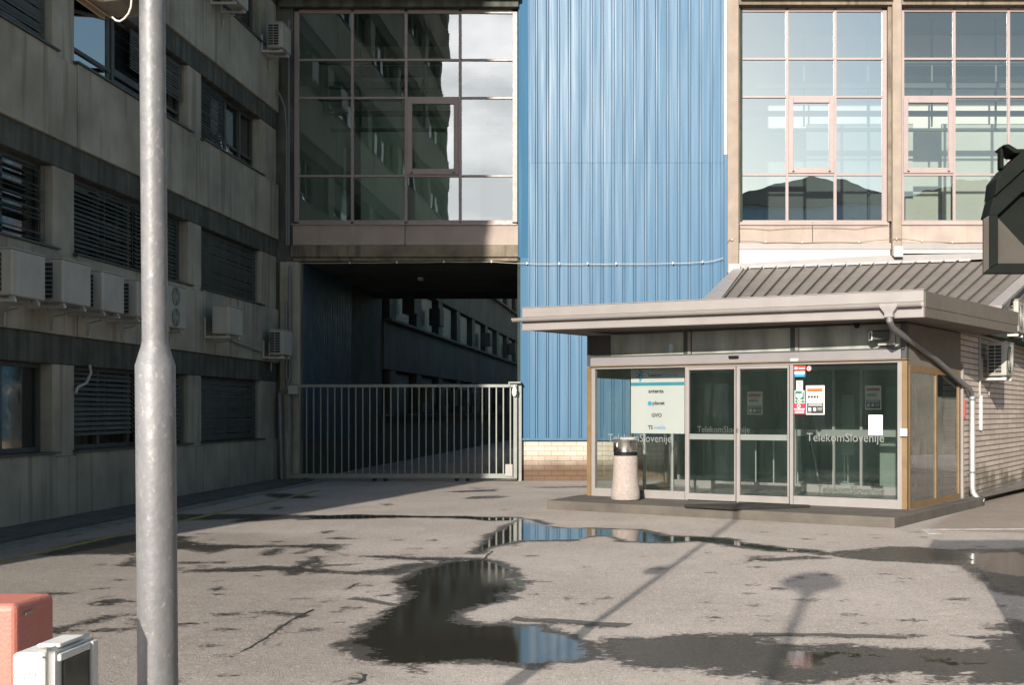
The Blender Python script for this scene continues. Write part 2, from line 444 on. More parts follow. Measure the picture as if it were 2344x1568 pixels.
# ------------------------------------------------------------------ ground
# outlines of standing water and damp patches, metres on the yard
WATER= [[(-2.1,8.14),(-2.12,8.49),(-2.13,8.94),(-2.17,9.37),(-2.14,9.76),(-2.12,10.18),(-2.13,10.36),(-2.4,10.99),(-2.38,11.41),(-2.39,11.93),(-2.3,12.31),(-2.18,12.57),(-2.03,12.71),(-1.86,12.82),(-1.65,12.44),(-1.43,12.05),(-1.41,11.58),(-1.37,11.25),(-1.13,11.04),(-1.24,10.83),(-1.25,10.54),(-1.32,10.27),(-1.25,9.92),(-1.34,9.8),(-1.47,9.6),(-1.56,9.44),(-1.52,9.08),(-1.48,8.97),(-1.3,8.81),(-1.18,8.87),(-1.01,8.81),(-0.87,8.84),(-0.76,8.58),(-0.61,8.43),(-0.45,8.14),(-0.42,7.66),(-0.48,7.51),(-0.59,7.54),(-0.7,7.44),(-0.89,7.47),(-1.2,7.54),(-1.4,7.51),(-1.59,7.44),(-1.7,7.47),(-1.88,7.66),(-1.92,7.86)],[(-2.15,14.69),(-2.13,15.77),(-2.09,16.43),(-2.03,17.66),(-1.85,17.53),(-1.6,16.9),(-1.35,16.21),(-0.83,16.21),(-0.53,16.09),(-0.21,15.99),(0.16,15.26),(0.34,15.16),(0.53,15.1),(0.93,14.91),(1.1,14.45),(1.44,13.93),(1.7,13.69),(1.94,13.45),(2.03,13.37),(1.91,13.22),(1.84,13.37),(1.4,13.53),(1.06,13.93),(0.79,14.27),(0.51,14.54),(0.11,14.45),(-0.19,14.42),(-0.39,14.6),(-0.57,15.16),(-0.77,15.16),(-0.95,14.69),(-1.35,14.69),(-1.64,14.6),(-1.77,14.24),(-1.86,14.07),(-2.01,13.28)],[(-5.39,18.21),(-4.48,18.35),(-3.62,18.07),(-3.01,18.07),(-2.62,17.93),(-2.04,17.8),(-2.03,17.28),(-2.54,17.4),(-3.08,17.8),(-4.05,17.8),(-4.5,17.66),(-5.18,17.53)],[(0.79,7.85),(0.93,7.9),(1.14,7.88),(1.35,7.83),(1.55,7.77),(1.6,7.7),(1.52,7.62),(1.21,7.65),(1.05,7.33),(0.85,7.29),(0.77,7.67)],[(1.71,7.72),(1.94,7.62),(2.17,7.52),(2.13,7.43),(1.88,7.38),(1.7,7.5)],[(3.49,13.37),(4.23,13.45),(3.95,11.76),(3.56,11.31),(3.31,11.76),(3.35,12.52)]]
DAMP= [[(-4.24,14.33),(-3.71,14.24),(-3.65,13.74),(-3.68,13.43),(-3.35,13.13),(-2.88,13.13),(-2.6,12.99),(-1.89,12.91),(-1.9,12.57),(-2.16,12.44),(-2.43,12.57),(-2.92,12.84),(-3.42,13.06),(-3.72,13.43),(-4.0,13.91),(-4.09,13.83)],[(-3.86,13.06),(-3.67,13.06),(-3.44,12.31),(-3.1,12.44),(-3.14,12.33),(-3.39,12.18),(-3.37,11.93),(-3.01,11.81),(-2.85,11.93),(-2.7,12.31),(-2.43,12.57),(-2.29,12.44),(-2.39,11.93),(-2.42,11.58),(-2.5,11.52),(-2.78,11.52),(-3.12,11.64),(-3.44,11.64)],[(-1.85,12.77),(-1.42,12.05),(-1.37,11.14),(-1.27,10.59),(-1.39,10.0),(-1.5,9.37),(-1.62,9.37),(-2.35,12.57)],[(-6.93,13.13),(-7.09,13.98),(-7.12,14.95),(-6.82,15.31),(-5.89,15.13),(-5.78,14.61),(-5.27,14.21),(-4.55,14.14),(-3.79,14.21),(-3.65,13.69),(-4.47,13.91),(-4.91,13.69),(-5.01,13.27),(-5.17,13.4),(-5.5,13.69),(-5.83,13.27),(-5.71,12.87),(-5.61,12.2),(-5.33,12.15),(-5.74,13.07),(-6.2,13.2),(-6.63,13.07)],[(-5.1,12.56),(-4.82,12.56),(-4.54,12.62),(-4.53,12.38),(-4.73,12.4),(-4.6,12.03),(-4.62,11.98),(-4.8,12.32),(-5.02,12.38)],[(-4.81,11.87),(-4.49,12.09),(-4.23,12.2),(-4.05,12.26),(-3.77,12.2),(-3.81,12.62),(-3.71,12.74),(-3.65,13.0),(-3.51,12.5),(-3.53,12.15),(-3.18,11.92),(-3.1,11.6),(-3.48,11.71),(-3.47,11.5),(-3.58,11.5),(-3.8,11.81),(-3.9,11.81),(-4.22,11.76),(-4.49,11.71)],[(-4.42,13.13),(-4.49,13.69),(-4.34,13.91),(-4.23,13.4),(-4.28,13.07)],[(-4.09,13.27),(-4.06,13.83),(-3.94,13.83),(-3.96,13.33)],[(-7.54,18.47),(-6.17,18.47),(-4.86,18.21),(-4.68,17.55),(-5.44,17.59),(-5.83,17.13),(-6.19,17.08),(-6.2,17.59),(-6.66,17.36),(-7.02,17.24)],[(-3.99,10.52),(-4.04,10.83),(-3.95,10.83),(-3.88,10.6),(-3.91,10.48)],[(-5.13,10.6),(-5.07,10.74),(-4.95,10.69),(-4.98,10.59)],[(-5.56,10.27),(-5.42,10.43),(-5.12,10.43),(-5.1,10.31),(-5.24,10.27),(-5.19,10.11),(-5.23,10.07)],[(-4.73,9.76),(-4.76,9.99),(-4.61,10.07),(-4.39,9.99),(-4.34,9.88),(-4.46,9.88),(-4.5,9.73),(-4.63,9.71)],[(-4.51,8.68),(-4.52,8.8),(-4.43,8.77),(-4.4,8.89),(-4.34,9.24),(-4.2,9.31),(-4.18,9.14),(-4.24,8.83),(-4.3,8.65),(-4.22,8.65),(-4.22,8.54),(-4.28,8.48),(-4.4,8.48)],[(-4.12,8.57),(-4.08,8.68),(-3.97,8.68),(-3.83,8.71),(-3.8,8.65),(-3.93,8.54),(-4.06,8.53)],[(-3.19,9.38),(-3.11,9.48),(-2.97,9.44),(-2.83,9.38),(-2.75,9.51),(-2.7,9.18),(-2.77,9.08),(-2.87,9.21),(-3.04,9.27)],[(-3.17,9.14),(-3.11,9.18),(-3.13,9.1)],[(-3.61,8.89),(-3.52,8.97),(-3.37,8.94),(-3.42,8.86),(-3.57,8.8)],[(-4.45,15.58),(-4.45,15.91),(-4.3,15.87),(-4.28,15.43)],[(-4.18,14.87),(-4.0,14.99),(-3.94,14.78)],[(-7.78,23.29),(-7.14,23.09),(-6.37,22.29),(-6.37,21.73),(-7.01,21.8),(-7.43,22.48)],[(-6.35,19.3),(-6.4,19.89),(-6.25,19.89),(-6.16,19.3)],[(-2.76,7.82),(-2.75,7.98),(-2.76,8.41),(-2.78,8.75),(-2.79,9.05),(-2.78,9.14),(-2.77,9.08),(-2.75,8.68),(-2.73,8.33),(-2.72,7.93)],[(-2.82,7.72),(-2.77,7.75),(-2.74,7.72),(-2.77,7.67)],[(-7.95,15.68),(-7.55,15.49),(-7.45,15.13),(-7.64,15.04)],[(-3.55,21.75),(-3.45,22.37),(-2.99,22.58),(-2.69,22.37),(-2.89,21.83),(-3.31,21.63)],[(-4.72,20.35),(-4.64,20.6),(-4.5,20.35),(-4.57,20.08)],[(-4.45,15.56),(-4.46,15.88),(-4.27,15.81),(-4.3,15.46)],[(-4.19,14.87),(-4.02,14.97),(-3.7,14.91),(-3.81,14.78),(-4.01,14.78)],[(-2.85,14.69),(-2.76,14.78),(-2.68,14.63),(-2.76,14.56)],[(-2.77,10.59),(-2.78,11.02),(-2.76,11.02),(-2.75,10.62)],[(-2.62,10.13),(-2.56,10.2),(-2.37,10.0),(-2.15,9.8),(-2.21,9.72),(-2.42,9.92)],[(-2.77,9.88),(-2.76,10.02),(-2.74,9.99),(-2.75,9.88)],[(-1.52,7.19),(-1.54,7.4),(-1.47,7.42),(-1.43,7.21),(-1.49,7.19)],[(-2.44,8.95),(-2.33,8.94),(-2.36,8.89)],[(-3.96,24.82),(-3.52,24.82),(-3.72,24.56)],[(-2.58,19.25),(-2.38,19.48),(-2.43,19.16)],[(-1.1,9.08),(-1.04,9.15),(-0.83,9.08),(-0.48,8.94),(-0.2,8.81),(-0.27,8.74),(-0.57,8.77),(-0.88,8.94)],[(-2.78,25.14),(-1.44,25.52),(-1.34,24.92),(-2.27,24.72)],[(-4.24,23.72),(-3.25,24.51),(-3.18,23.72),(-3.86,23.39)],[(-2.77,9.33),(-2.76,9.56),(-2.74,9.52),(-2.74,9.28)],[(-1.86,6.98),(-1.8,7.17),(-1.75,7.1),(-1.74,6.96),(-1.8,6.9),(-1.76,7.02),(-1.77,7.1)],[(-1.52,7.01),(-1.47,7.04),(-1.47,7.0)],[(-0.39,8.39),(-0.05,8.33),(0.18,8.48),(0.51,8.51),(0.72,8.52),(0.95,8.48),(1.79,8.42),(1.79,8.31),(0.94,8.33),(0.81,8.3),(0.9,8.15),(1.06,8.1),(1.33,8.12),(1.54,8.01),(1.74,7.99),(1.96,7.93),(2.19,7.96),(2.24,7.99),(2.32,8.21),(2.13,8.45),(2.3,8.39),(2.49,8.45),(2.57,8.54),(2.42,8.7),(2.54,8.9),(3.04,9.03),(2.51,6.89),(1.75,6.89),(1.84,7.15),(1.88,7.11),(1.87,6.98),(1.62,6.94),(1.65,7.11),(1.55,7.2),(1.47,7.13),(1.32,7.13),(1.22,7.07),(1.11,7.03),(0.98,6.9),(0.76,6.89),(0.71,7.03),(0.54,7.11),(0.44,7.07),(0.33,7.11),(0.26,7.29),(-0.04,7.29),(-0.25,7.38),(-0.36,7.62)],[(1.84,13.37),(2.35,13.69),(2.79,14.02),(3.16,13.93),(3.48,13.69),(3.69,13.77),(4.66,13.85),(3.43,9.79),(3.19,10.13),(3.04,10.31),(3.05,10.59),(3.02,10.99),(3.09,11.31),(3.12,11.76),(3.15,12.25),(2.67,12.52),(2.19,12.72),(2.04,12.9)],[(0.8,12.32),(0.95,12.52),(1.07,13.08),(1.41,13.11),(1.19,12.9),(1.71,13.08),(2.04,12.86),(1.76,12.79),(1.31,12.62),(1.04,12.58)],[(0.8,10.37),(0.83,10.4),(0.86,10.37),(0.83,10.34)],[(1.17,9.97),(1.28,10.02),(1.43,10.0),(1.34,9.92)],[(1.56,9.96),(1.63,10.01),(1.69,9.97),(1.61,9.91)],[(0.63,9.49),(0.67,9.5),(0.67,9.47)],[(0.8,9.23),(0.86,9.26),(0.91,9.23),(0.85,9.2)],[(1.54,8.91),(1.6,8.95),(1.63,8.9),(1.57,8.86)],[(1.83,9.77),(1.88,9.78),(1.86,9.74)],[(2.5,9.81),(2.56,9.81),(2.52,9.77)],[(1.17,9.97),(1.19,10.04),(1.42,10.03)],[(0.84,9.03),(0.9,9.03),(0.86,9.0)],[(0.72,8.67),(0.77,8.68),(0.74,8.65)],[(1.12,7.08),(1.2,7.09),(1.16,7.05)],[(1.08,6.93),(1.18,6.95),(1.15,6.9)]]
OLD = [[(3.5,15.9),(9,14.2),(20,14.2),(20,30),(8,27),(5.2,20)]]
def sdf(polys, X, Y, far=-1.0):
    out = np.full(X.shape, far)
    for P in polys:
        P = np.array(P); mg = 0.9
        sel = (X > P[:,0].min()-mg) & (X < P[:,0].max()+mg) & (Y > P[:,1].min()-mg) & (Y < P[:,1].max()+mg)
        if not sel.any(): continue
        x, y = X[sel], Y[sel]
        dmin = np.full(x.shape, 9.0); ins = np.zeros(x.shape, bool)
        for i in range(len(P)):
            x0, y0 = P[i]; x1, y1 = P[(i+1) % len(P)]
            dx, dy = x1-x0, y1-y0; L = dx*dx + dy*dy + 1e-12
            t = np.clip(((x-x0)*dx + (y-y0)*dy) / L, 0, 1)
            dmin = np.minimum(dmin, np.hypot(x - x0 - t*dx, y - y0 - t*dy))
            c = (y0 > y) != (y1 > y)
            with np.errstate(divide='ignore', invalid='ignore'):
                xi = (x1-x0) * (y-y0) / (y1-y0 + 1e-15) + x0
            ins ^= c & (x < xi)
        s = np.where(ins, dmin, -dmin)
        out[sel] = np.maximum(out[sel], s)
    return out

# crisp asphalt defects scattered by hand-made chance: small damp spots
spots = []
rs = random.Random(3)
for _ in range(170):
    x, y = rs.uniform(-6, 5), rs.uniform(6.4, 16)
    w_, h_ = rs.uniform(.03, .11), rs.uniform(.03, .09)
    spots.append([(x-w_,y),(x-w_*.4,y-h_),(x+w_*.6,y-h_*.8),(x+w_,y),(x+w_*.3,y+h_),(x-w_*.5,y+h_*.7)])

xs = np.concatenate([[-400,-120,-40,-18], np.arange(-9.6, 8.4, .05), [14,40,120,400]])
ys = np.concatenate([[-400,-120,-40,-10,0,3], np.arange(6.0, 19.5, .045), np.arange(19.5, 28.4, .12), [40,120,400,1200]])
GX, GY = np.meshgrid(xs, ys)
nx, ny = len(xs), len(ys)
co = np.stack([GX.ravel(), GY.ravel(), np.zeros(GX.size)], 1)
idx = np.arange(nx*ny).reshape(ny, nx)
quads = np.stack([idx[:-1,:-1].ravel(), idx[:-1,1:].ravel(), idx[1:,1:].ravel(), idx[1:,:-1].ravel()], 1)
me = bpy.data.meshes.new('ground')
me.vertices.add(len(co)); me.vertices.foreach_set('co', co.astype(np.float32).ravel())
me.loops.add(quads.size); me.loops.foreach_set('vertex_index', quads.astype(np.int32).ravel())
me.polygons.add(len(quads)); me.polygons.foreach_set('loop_start', np.arange(0, quads.size, 4, dtype=np.int32))
me.update(calc_edges=True)
for nm, pl in (('water', WATER), ('damp', DAMP + spots), ('old', OLD), ('grime', [[(-9,5),(-1.4,5),(-1.6,8),(-2.6,11),(-4.2,15),(-9,18)]])):
    at_ = me.attributes.new(nm, 'FLOAT', 'POINT')
    at_.data.foreach_set('value', sdf(pl, co[:,0], co[:,1]).astype(np.float32))

m, nt, out = NT('worn_asphalt')
b = nt.nodes.new('ShaderNodeBsdfPrincipled'); nt.links.new(b.outputs[0], out.inputs[0])
def attr(n):
    a = nt.nodes.new('ShaderNodeAttribute'); a.attribute_name = n; return a.outputs['Fac']
nA = pos_noise(nt, 2.6, 7, (1,1,1), .65)          # ragged edge of the patches
nB = pos_noise(nt, 14, 5, (1,1,1), .7)
jag = math2(nt, 'ADD', rng(nt, nA, .25, .75, -.07, .07), rng(nt, nB, .25, .75, -.08, .08))
nG = pos_noise(nt, 40, 3, (1,1,1), .7)
w0 = math2(nt, 'ADD', math2(nt, 'ADD', attr('water'), jag), rng(nt, nG, .25, .75, -.05, .03))
nC = pos_noise(nt, 24, 4, (.8,1.2,1), .7)
d0 = math2(nt, 'ADD', math2(nt, 'ADD', attr('damp'), math2(nt, 'MULTIPLY', jag, .95)), rng(nt, nC, .25, .75, -.10, .09))
fl1 = rng(nt, pos_noise(nt, 7.5, 4, (.8,1.3,1), .6), .58, .66, 0, 1, True)
fl2 = rng(nt, pos_noise(nt, 16, 4, (.8,1.3,1), .6), .60, .68, 0, 1, True)
d0 = math2(nt, 'SUBTRACT', math2(nt, 'ADD', d0, .02), math2(nt, 'ADD', math2(nt, 'MULTIPLY', fl1, .16), math2(nt, 'MULTIPLY', fl2, .09)))
w0 = math2(nt, 'SUBTRACT', w0, math2(nt, 'ADD', math2(nt, 'MULTIPLY', fl1, .07), math2(nt, 'MULTIPLY', fl2, .06)))
water = rng(nt, w0, .0, .05, 0, 1, True)
wide = math2(nt, 'ADD', w0, rng(nt, pos_noise(nt, 1.7, 5), .3, .7, .02, .2))
damp = rng(nt, math2(nt, 'MAXIMUM', d0, wide), -.02, .065, 0, 1, True)
deep = rng(nt, math2(nt, 'ADD', d0, rng(nt, pos_noise(nt, 5, 5), .3, .7, -.12, .06)), .05, .13, 0, 1, True)
old = rng(nt, math2(nt, 'ADD', attr('old'), jag), -.05, .25, 0, 1, True)
dry = mixc(nt, rng(nt, pos_noise(nt, .55, 7, (1,1,1), .6), .32, .68), (.37,.322,.282), (.475,.42,.375))
dry = mixc(nt, rng(nt, pos_noise(nt, 3.2, 6, (1,.8,1), .7), .55, .75, 0, .45), dry, (.36,.31,.275))
dry = mixc(nt, rng(nt, pos_noise(nt, 1.0, 6, (2.6,.7,1), .65, .4), .5, .72, 0, .38), dry, (.29,.255,.22))
dry = mixc(nt, rng(nt, pos_noise(nt, .33, 4), .42, .62, 0, .30), dry, (.33,.29,.25))
dry = mixc(nt, rng(nt, pos_noise(nt, 130, 3), .25, .75), mixc(nt, 1.0, dry, (.88,.88,.88), 'MULTIPLY'), mixc(nt, 1.0, dry, (1.09,1.08,1.08), 'MULTIPLY'))
vor = nt.nodes.new('ShaderNodeTexVoronoi'); vor.inputs['Scale'].default_value = 75
gg = nt.nodes.new('ShaderNodeNewGeometry'); nt.links.new(gg.outputs['Position'], vor.inputs['Vector'])
spv = nt.nodes.new('ShaderNodeSeparateColor'); nt.links.new(vor.outputs['Color'], spv.inputs[0])
dry = mixc(nt, rng(nt, spv.outputs[0], .92, .95), dry, mixc(nt, 1.0, dry, (.62,.62,.62), 'MULTIPLY'))
dry = mixc(nt, rng(nt, spv.outputs[1], .93, .95), dry, (.55,.49,.44))
grime = rng(nt, math2(nt, 'ADD', attr('grime'), rng(nt, pos_noise(nt, .8, 5), .3, .7, -.5, .3)), -.3, .5, 0, .5, True)
dry = mixc(nt, grime, dry, mixc(nt, 1.0, dry, (.56,.55,.53), 'MULTIPLY'))
dry = mixc(nt, math2(nt, 'MULTIPLY', old, .62), dry, mixc(nt, 1.0, dry, (.50,.44,.38), 'MULTIPLY'))
wet = mixc(nt, 1.0, dry, (.095,.097,.087), 'MULTIPLY')
c = mixc(nt, math2(nt, 'MULTIPLY', damp, .93), dry, wet)
c = mixc(nt, water, c, (.034,.032,.025))
nt.links.new(c, b.inputs['Base Color'])
r0 = math2(nt, 'SUBTRACT', .92, math2(nt, 'MULTIPLY', damp, .42))
r0 = math2(nt, 'SUBTRACT', r0, math2(nt, 'MULTIPLY', math2(nt, 'MULTIPLY', damp, deep), .26))
rr = nt.nodes.new('ShaderNodeMix'); nt.links.new(water, rr.inputs[0]); nt.links.new(r0, rr.inputs[2]); rr.inputs[3].default_value = .015
nt.links.new(rr.outputs[0], b.inputs['Roughness'])
nt.links.new(math2(nt, 'ADD', .3, math2(nt, 'MULTIPLY', damp, .2)), b.inputs['Specular IOR Level'])
hgt = math2(nt, 'ADD', pos_noise(nt, 85, 4, (1,1,1), .6), math2(nt, 'MULTIPLY', pos_noise(nt, 6, 5), 1.2))
bp = nt.nodes.new('ShaderNodeBump'); bp.inputs['Distance'].default_value = .014
nt.links.new(math2(nt, 'SUBTRACT', 1.0, math2(nt, 'MULTIPLY', water, .99)), bp.inputs['Strength'])
nt.links.new(hgt, bp.inputs['Height']); nt.links.new(bp.outputs[0], b.inputs['Normal'])
me.materials.append(m)
ground = bpy.data.objects.new('ground', me); COL.objects.link(ground); tag(ground, kind='structure')

# margin along the office block: dark strip, kerb edge, yellow line, white bay mark
LX = -8.76           # plane of the office block's front
tag(MB().box(LX, -7.86, .5, 27.2, -.05, .055).build('pavement', mt['conc_plinth'], bevel=.01), kind='structure')
tag(MB().box(-7.86, -7.58, .5, 27.1, -.05, .02).build('kerb', mt['kerb'], bevel=.008), kind='structure')
yl = MB()
yl.prism([(-7.16,4,.0),(-7.05,4,.0),(-6.78,24,.0),(-6.9,24,.0)], (0,0,.004))
tag(yl.build('road_marking', mt['yellow']), kind='structure')
wm = MB()
P = [at(2108,1210,1) , at(2130,1208,1), at(2152,1222,1), at(2126,1224,1)]
def gnd(u, v, z=0.0):
    Y = (EYE - z) * F / (v - 944); return Vector(((u-1497)/F*Y, Y, z))
crk = MB()
def ribbon(m, pts, w, seed, step=.05):
    rr_ = random.Random(seed); P2 = []
    for i in range(len(pts)-1):
        p, q = pts[i], pts[i+1]; n_ = max(2, int((q-p).length/step))
        for k in range(n_): P2.append(p.lerp(q, k/n_))
    P2.append(pts[-1]); L_, R__ = [], []
    for i, p in enumerate(P2):
        t = (P2[min(i+1, len(P2)-1)] - P2[max(i-1, 0)]).normalized(); s_ = Vector((-t.y, t.x, 0))
        e = min(1, i/2, (len(P2)-1-i)/2) if w < .05 else 1
        c_ = s_ * rr_.uniform(-.25, .25) * w
        L_.append(p + c_ + s_ * w * .5 * rr_.uniform(.5, 1.2) * max(e, .15)); R__.append(p + c_ - s_ * w * .5 * rr_.uniform(.5, 1.2) * max(e, .15))
    b0 = len(m.v); m.v += [Vector((p.x, p.y, .003)) for p in L_ + R__]; n_ = len(P2)
    m.f += [(b0+n_+i, b0+n_+i+1, b0+i+1, b0+i) for i in range(n_-1)]
G8 = lambda x, y: gnd(.3325*x, 1052.3+.3325*y)
G9 = lambda x, y: gnd(701.6+.3658*x, 1052.3+.3658*y)
G10 = lambda x, y: gnd(1481+.3681*x, 1052.3+.3681*y)
ribbon(crk, [G8(1645,1331), G8(1720,1298), G8(1850,1218), G8(1930,1158), G8(2010,1106), G8(2160,1032)], .022, 1)
ribbon(crk, [G9(250,815), G9(330,772)], .03, 2); ribbon(crk, [G9(-10,968), G9(50,937)], .03, 3)
ribbon(crk, [G9(310,1335), G9(360,1352), G9(368,1368), G9(320,1404), G9(250,1411)], .03, 4); ribbon(crk, [G9(1060,640), G9(1110,625), G9(1165,572)], .03, 5)
mt['crack'] = M('dark_crack_filler', (.035,.032,.027), .8, var=.3, vs=9)
tag(crk.build('ground_crack', mt['crack']), kind='structure')
trs = MB()
ribbon(trs, [G9(1280,1000), G9(1500,1008), G9(1780,1028), G9(2010,1044)], .17, 6, .12); 
ribbon(trs, [G10(660,1084), G10(1000,1090), G10(1400,1100), G10(1615,1107)], .13, 7, .12); ribbon(trs, [G9(270,872), G9(420,892), G9(560,912)], .12, 8, .12)
mt['tar'] = M('damp_joint_filler', (.085,.08,.07), .7, var=.25, vs=6)  # darker straight strips across the yard
tag(trs.build('road_patch', mt['tar']), kind='structure')
wm.prism([gnd(2108,1212), gnd(2128,1211), gnd(2153,1222), gnd(2124,1223)], (0,0,.004))
wm.prism([gnd(2135,1213), gnd(2135,1211.6), gnd(2500,1210), gnd(2500,1212)], (0,0,.004))
tag(wm.build('road_marking', mt['wmark']), kind='structure')

# ------------------------------------------------------------------ main building (far facade)
FY = 27.5            # concrete face
hall = thing('industrial_hall', 'long hall facing the yard with blue ribbed cladding between gridded windows above a dark drive-through', 'industrial building', (0, FY, 0))

def grid_window(xs, zs, cas, root, frame_mat, glass, tilt=0.0, seed=0, deep=.07):
    """xs, zs: centre lines of bars (metres), cas = (col,row) opening light"""
    y0 = FY + .06; w = .032
    m = MB()
    n, k = len(xs), len(zs)
    for i, x in enumerate(xs):
        hw = .055 if i in (0, n-1) else w
        m.box(x-hw, x+hw, y0, y0+deep, min(zs), max(zs))
    for j, z in enumerate(zs):
        hw = .045 if j in (0, k-1) else w*.8
        for i in range(n-1):
            m.box(xs[i] + (.055 if i == 0 else w), xs[i+1] - (.055 if i+1 == n-1 else w), y0+.004, y0+deep-.004, z-hw, z+hw)
    m.box(xs[0]-.12, xs[-1]+.06, y0-.10, y0+.0, min(zs)-.085, min(zs)-.05)      # sill flashing
    win = m.build('window', frame_mat, root, bevel=.004)
    rr = random.Random(seed); g = MB()
    for i in range(n-1):
        for j in range(k-1):
            if (i, j) == cas: continue
            za, zb = sorted((zs[j], zs[j+1])); xa, xb = xs[i], xs[i+1]
            t = tilt + rr.uniform(-.0035, .0035); s = rr.uniform(-.003, .003)
            yc = y0 + .04; hw = (xb-xa)/2; hh = (zb-za)/2; th = .008
            pts = [(xa, yc - t*hw - s*hh, za), (xb, yc + t*hw - s*hh, za), (xb, yc + t*hw + s*hh, zb), (xa, yc - t*hw + s*hh, zb)]
            g.add(pts, [(0,1,2,3)])
    i, j = cas; za, zb = sorted((zs[j], zs[j+1])); xa, xb = xs[i], xs[i+1]
    c = MB(); bw = .115
    ya, yb = y0-.025, y0+.05
    c.box(xa+.03, xa+.03+bw, ya, yb, za+.03, zb-.03); c.box(xb-.03-bw, xb-.03, ya, yb, za+.03, zb-.03)
    c.box(xa+.03+bw, xb-.03-bw, ya+.002, yb, za+.03, za+.03+bw*1.15); c.box(xa+.03+bw, xb-.03-bw, ya+.002, yb, zb-.03-bw, zb-.03)
    c.build('casement', frame_mat, win, bevel=.006)
    hx = MB()
    for px in (xa+.12, xb-.16): hx.box(px, px+.05, ya-.012, ya-.001, za+.06, za+.085)
    hx.build_each('drain_cap', mt['black'], win)
    t = tilt
    g.add([(xa+.12, y0+.02 - t*.4, za+.14), (xb-.12, y0+.02 + t*.4, za+.14), (xb-.12, y0+.02 + t*.4, zb-.12), (xa+.12, y0+.02 - t*.4, zb-.12)], [(0,1,2,3)])
    g.build('pane', glass, win)
    return win

ZR = [fz(v) for v in (19, 131.5, 219, 398, 507)]
ZR1 = [fz(v) for v in (23, 134, 221.5, 401, 507)]
grid_window([fx(u) for u in (677, 804.6, 928, 1052, 1178)], ZR1, (2, 2), hall, mt['frame'], mt['wglass'], tilt=.011, seed=1)
grid_window([fx(u) for u in (1693, 1802.5, 1913, 2026)], ZR, (1, 2), hall, mt['frame'], mt['wglass2'], tilt=.002, seed=2)
grid_window([fx(u) for u in (2066, 2186, 2311, 2430)], ZR, (0, 2), hall, mt['frame'], mt['wglass3'], tilt=-.004, seed=5)

# concrete bands, piers, lintel and cornice
x0, x1 = fx(670), fx(1186)
xm = fx(927)
m = MB()
m.box(x0, xm-.006, FY, FY+.25, fz(561), fz(513)); m.box(xm+.006, x1, FY, FY+.25, fz(561), fz(513))
m.build('spandrel', mt['conc'], hall, bevel=.008)
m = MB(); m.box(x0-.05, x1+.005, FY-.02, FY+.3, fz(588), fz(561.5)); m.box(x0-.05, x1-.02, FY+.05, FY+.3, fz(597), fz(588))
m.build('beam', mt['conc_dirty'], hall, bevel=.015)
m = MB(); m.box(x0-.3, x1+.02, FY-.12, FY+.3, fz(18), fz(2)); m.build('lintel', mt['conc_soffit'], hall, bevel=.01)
m = MB(); m.box(x0-.3, x1+.06, FY-.3, FY+.3, fz(1), fz(-40)); m.build('cornice', mt['conc_pier'], hall, bevel=.01)
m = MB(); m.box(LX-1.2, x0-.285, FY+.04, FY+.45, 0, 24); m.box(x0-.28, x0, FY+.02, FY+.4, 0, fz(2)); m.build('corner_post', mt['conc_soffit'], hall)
xa, xb = fx(1691), fx(2036)
xj = fx(1860)
m = MB()
m.box(xa, xj-.006, FY, FY+.25, fz(556), fz(507)); m.box(xj+.006, xb, FY, FY+.25, fz(556), fz(507))
m.box(fx(2062), fx(2470), FY, FY+.25, fz(556), fz(507))
m.build('spandrel', mt['conc'], hall, bevel=.008)
m = MB(); m.box(xa-.01, xb+.03, FY-.05, FY+.2, fz(571.5), fz(556.3)); m.box(fx(2059), fx(2470), FY-.05, FY+.2, fz(571.5), fz(556.3))
m.build('sill_flashing', mt['lilac'], hall, bevel=.006)
m = MB()
m.prism([(fx(1690), FY-.03, fz(604)), (fx(2037), FY-.03, fz(584)), (fx(2037), FY-.03, fz(572)), (fx(1690), FY-.03, fz(572))], (0,.2,0))
m.prism([(fx(2060), FY-.03, fz(580)), (fx(2470), FY-.03, fz(578)), (fx(2470), FY-.03, fz(572)), (fx(2060), FY-.03, fz(572))], (0,.2,0))
m.build('flashing', mt['white_sheet'], hall)
m = MB(); m.prism([(fx(1690), FY-.028, fz(622)), (fx(2470), FY-.028, fz(582)), (fx(2470), FY-.028, fz(575)), (fx(2037), FY-.028, fz(584.3)), (fx(1690), FY-.028, fz(604.3))], (0,.1,0)); m.build('flashing', mt['lilac'], hall)
for (ua, ub, vb) in ((1664, 1690.5, 628), (2040, 2061.5, 588)):
    p = MB()
    p.box(fx(ua), fx(ub), FY-.16, FY+.3, fz(vb), 13.2)
    pier = p.build('pier', mt['conc_pier'], hall, bevel=.03, seg=3)
    q = MB(); q.box(fx(ua)+.03, fx(ub)+.02, FY-.185, FY-.163, fz(vb+2), fz(vb-22)); q.build('pier_cap', mt['white_sheet'], pier, bevel=.004)
m = MB(); m.box(fx(2031), fx(2040)-.003, FY-.06, FY+.3, fz(507), 13.2); m.box(fx(1690.8), fx(1692)+.02, FY-.02, FY+.05, fz(556), 11.1); m.build('pier_jamb', mt['conc_dirty'], hall)
m = MB(); m.box(fx(1691), fx(2040), FY-.14, FY+.3, fz(14), fz(3)); m.box(fx(2062), fx(2470), FY-.14, FY+.3, fz(14), fz(3)); m.build('lintel', mt['conc_dirty'], hall)
m = MB(); m.box(fx(1692)+.02, fx(2039), FY-.3, FY+.3, fz(2.5), fz(-40)); m.box(fx(2063), fx(2470), FY-.3, FY+.3, fz(2.5), fz(-40)); m.build('cornice', mt['conc_pier'], hall)

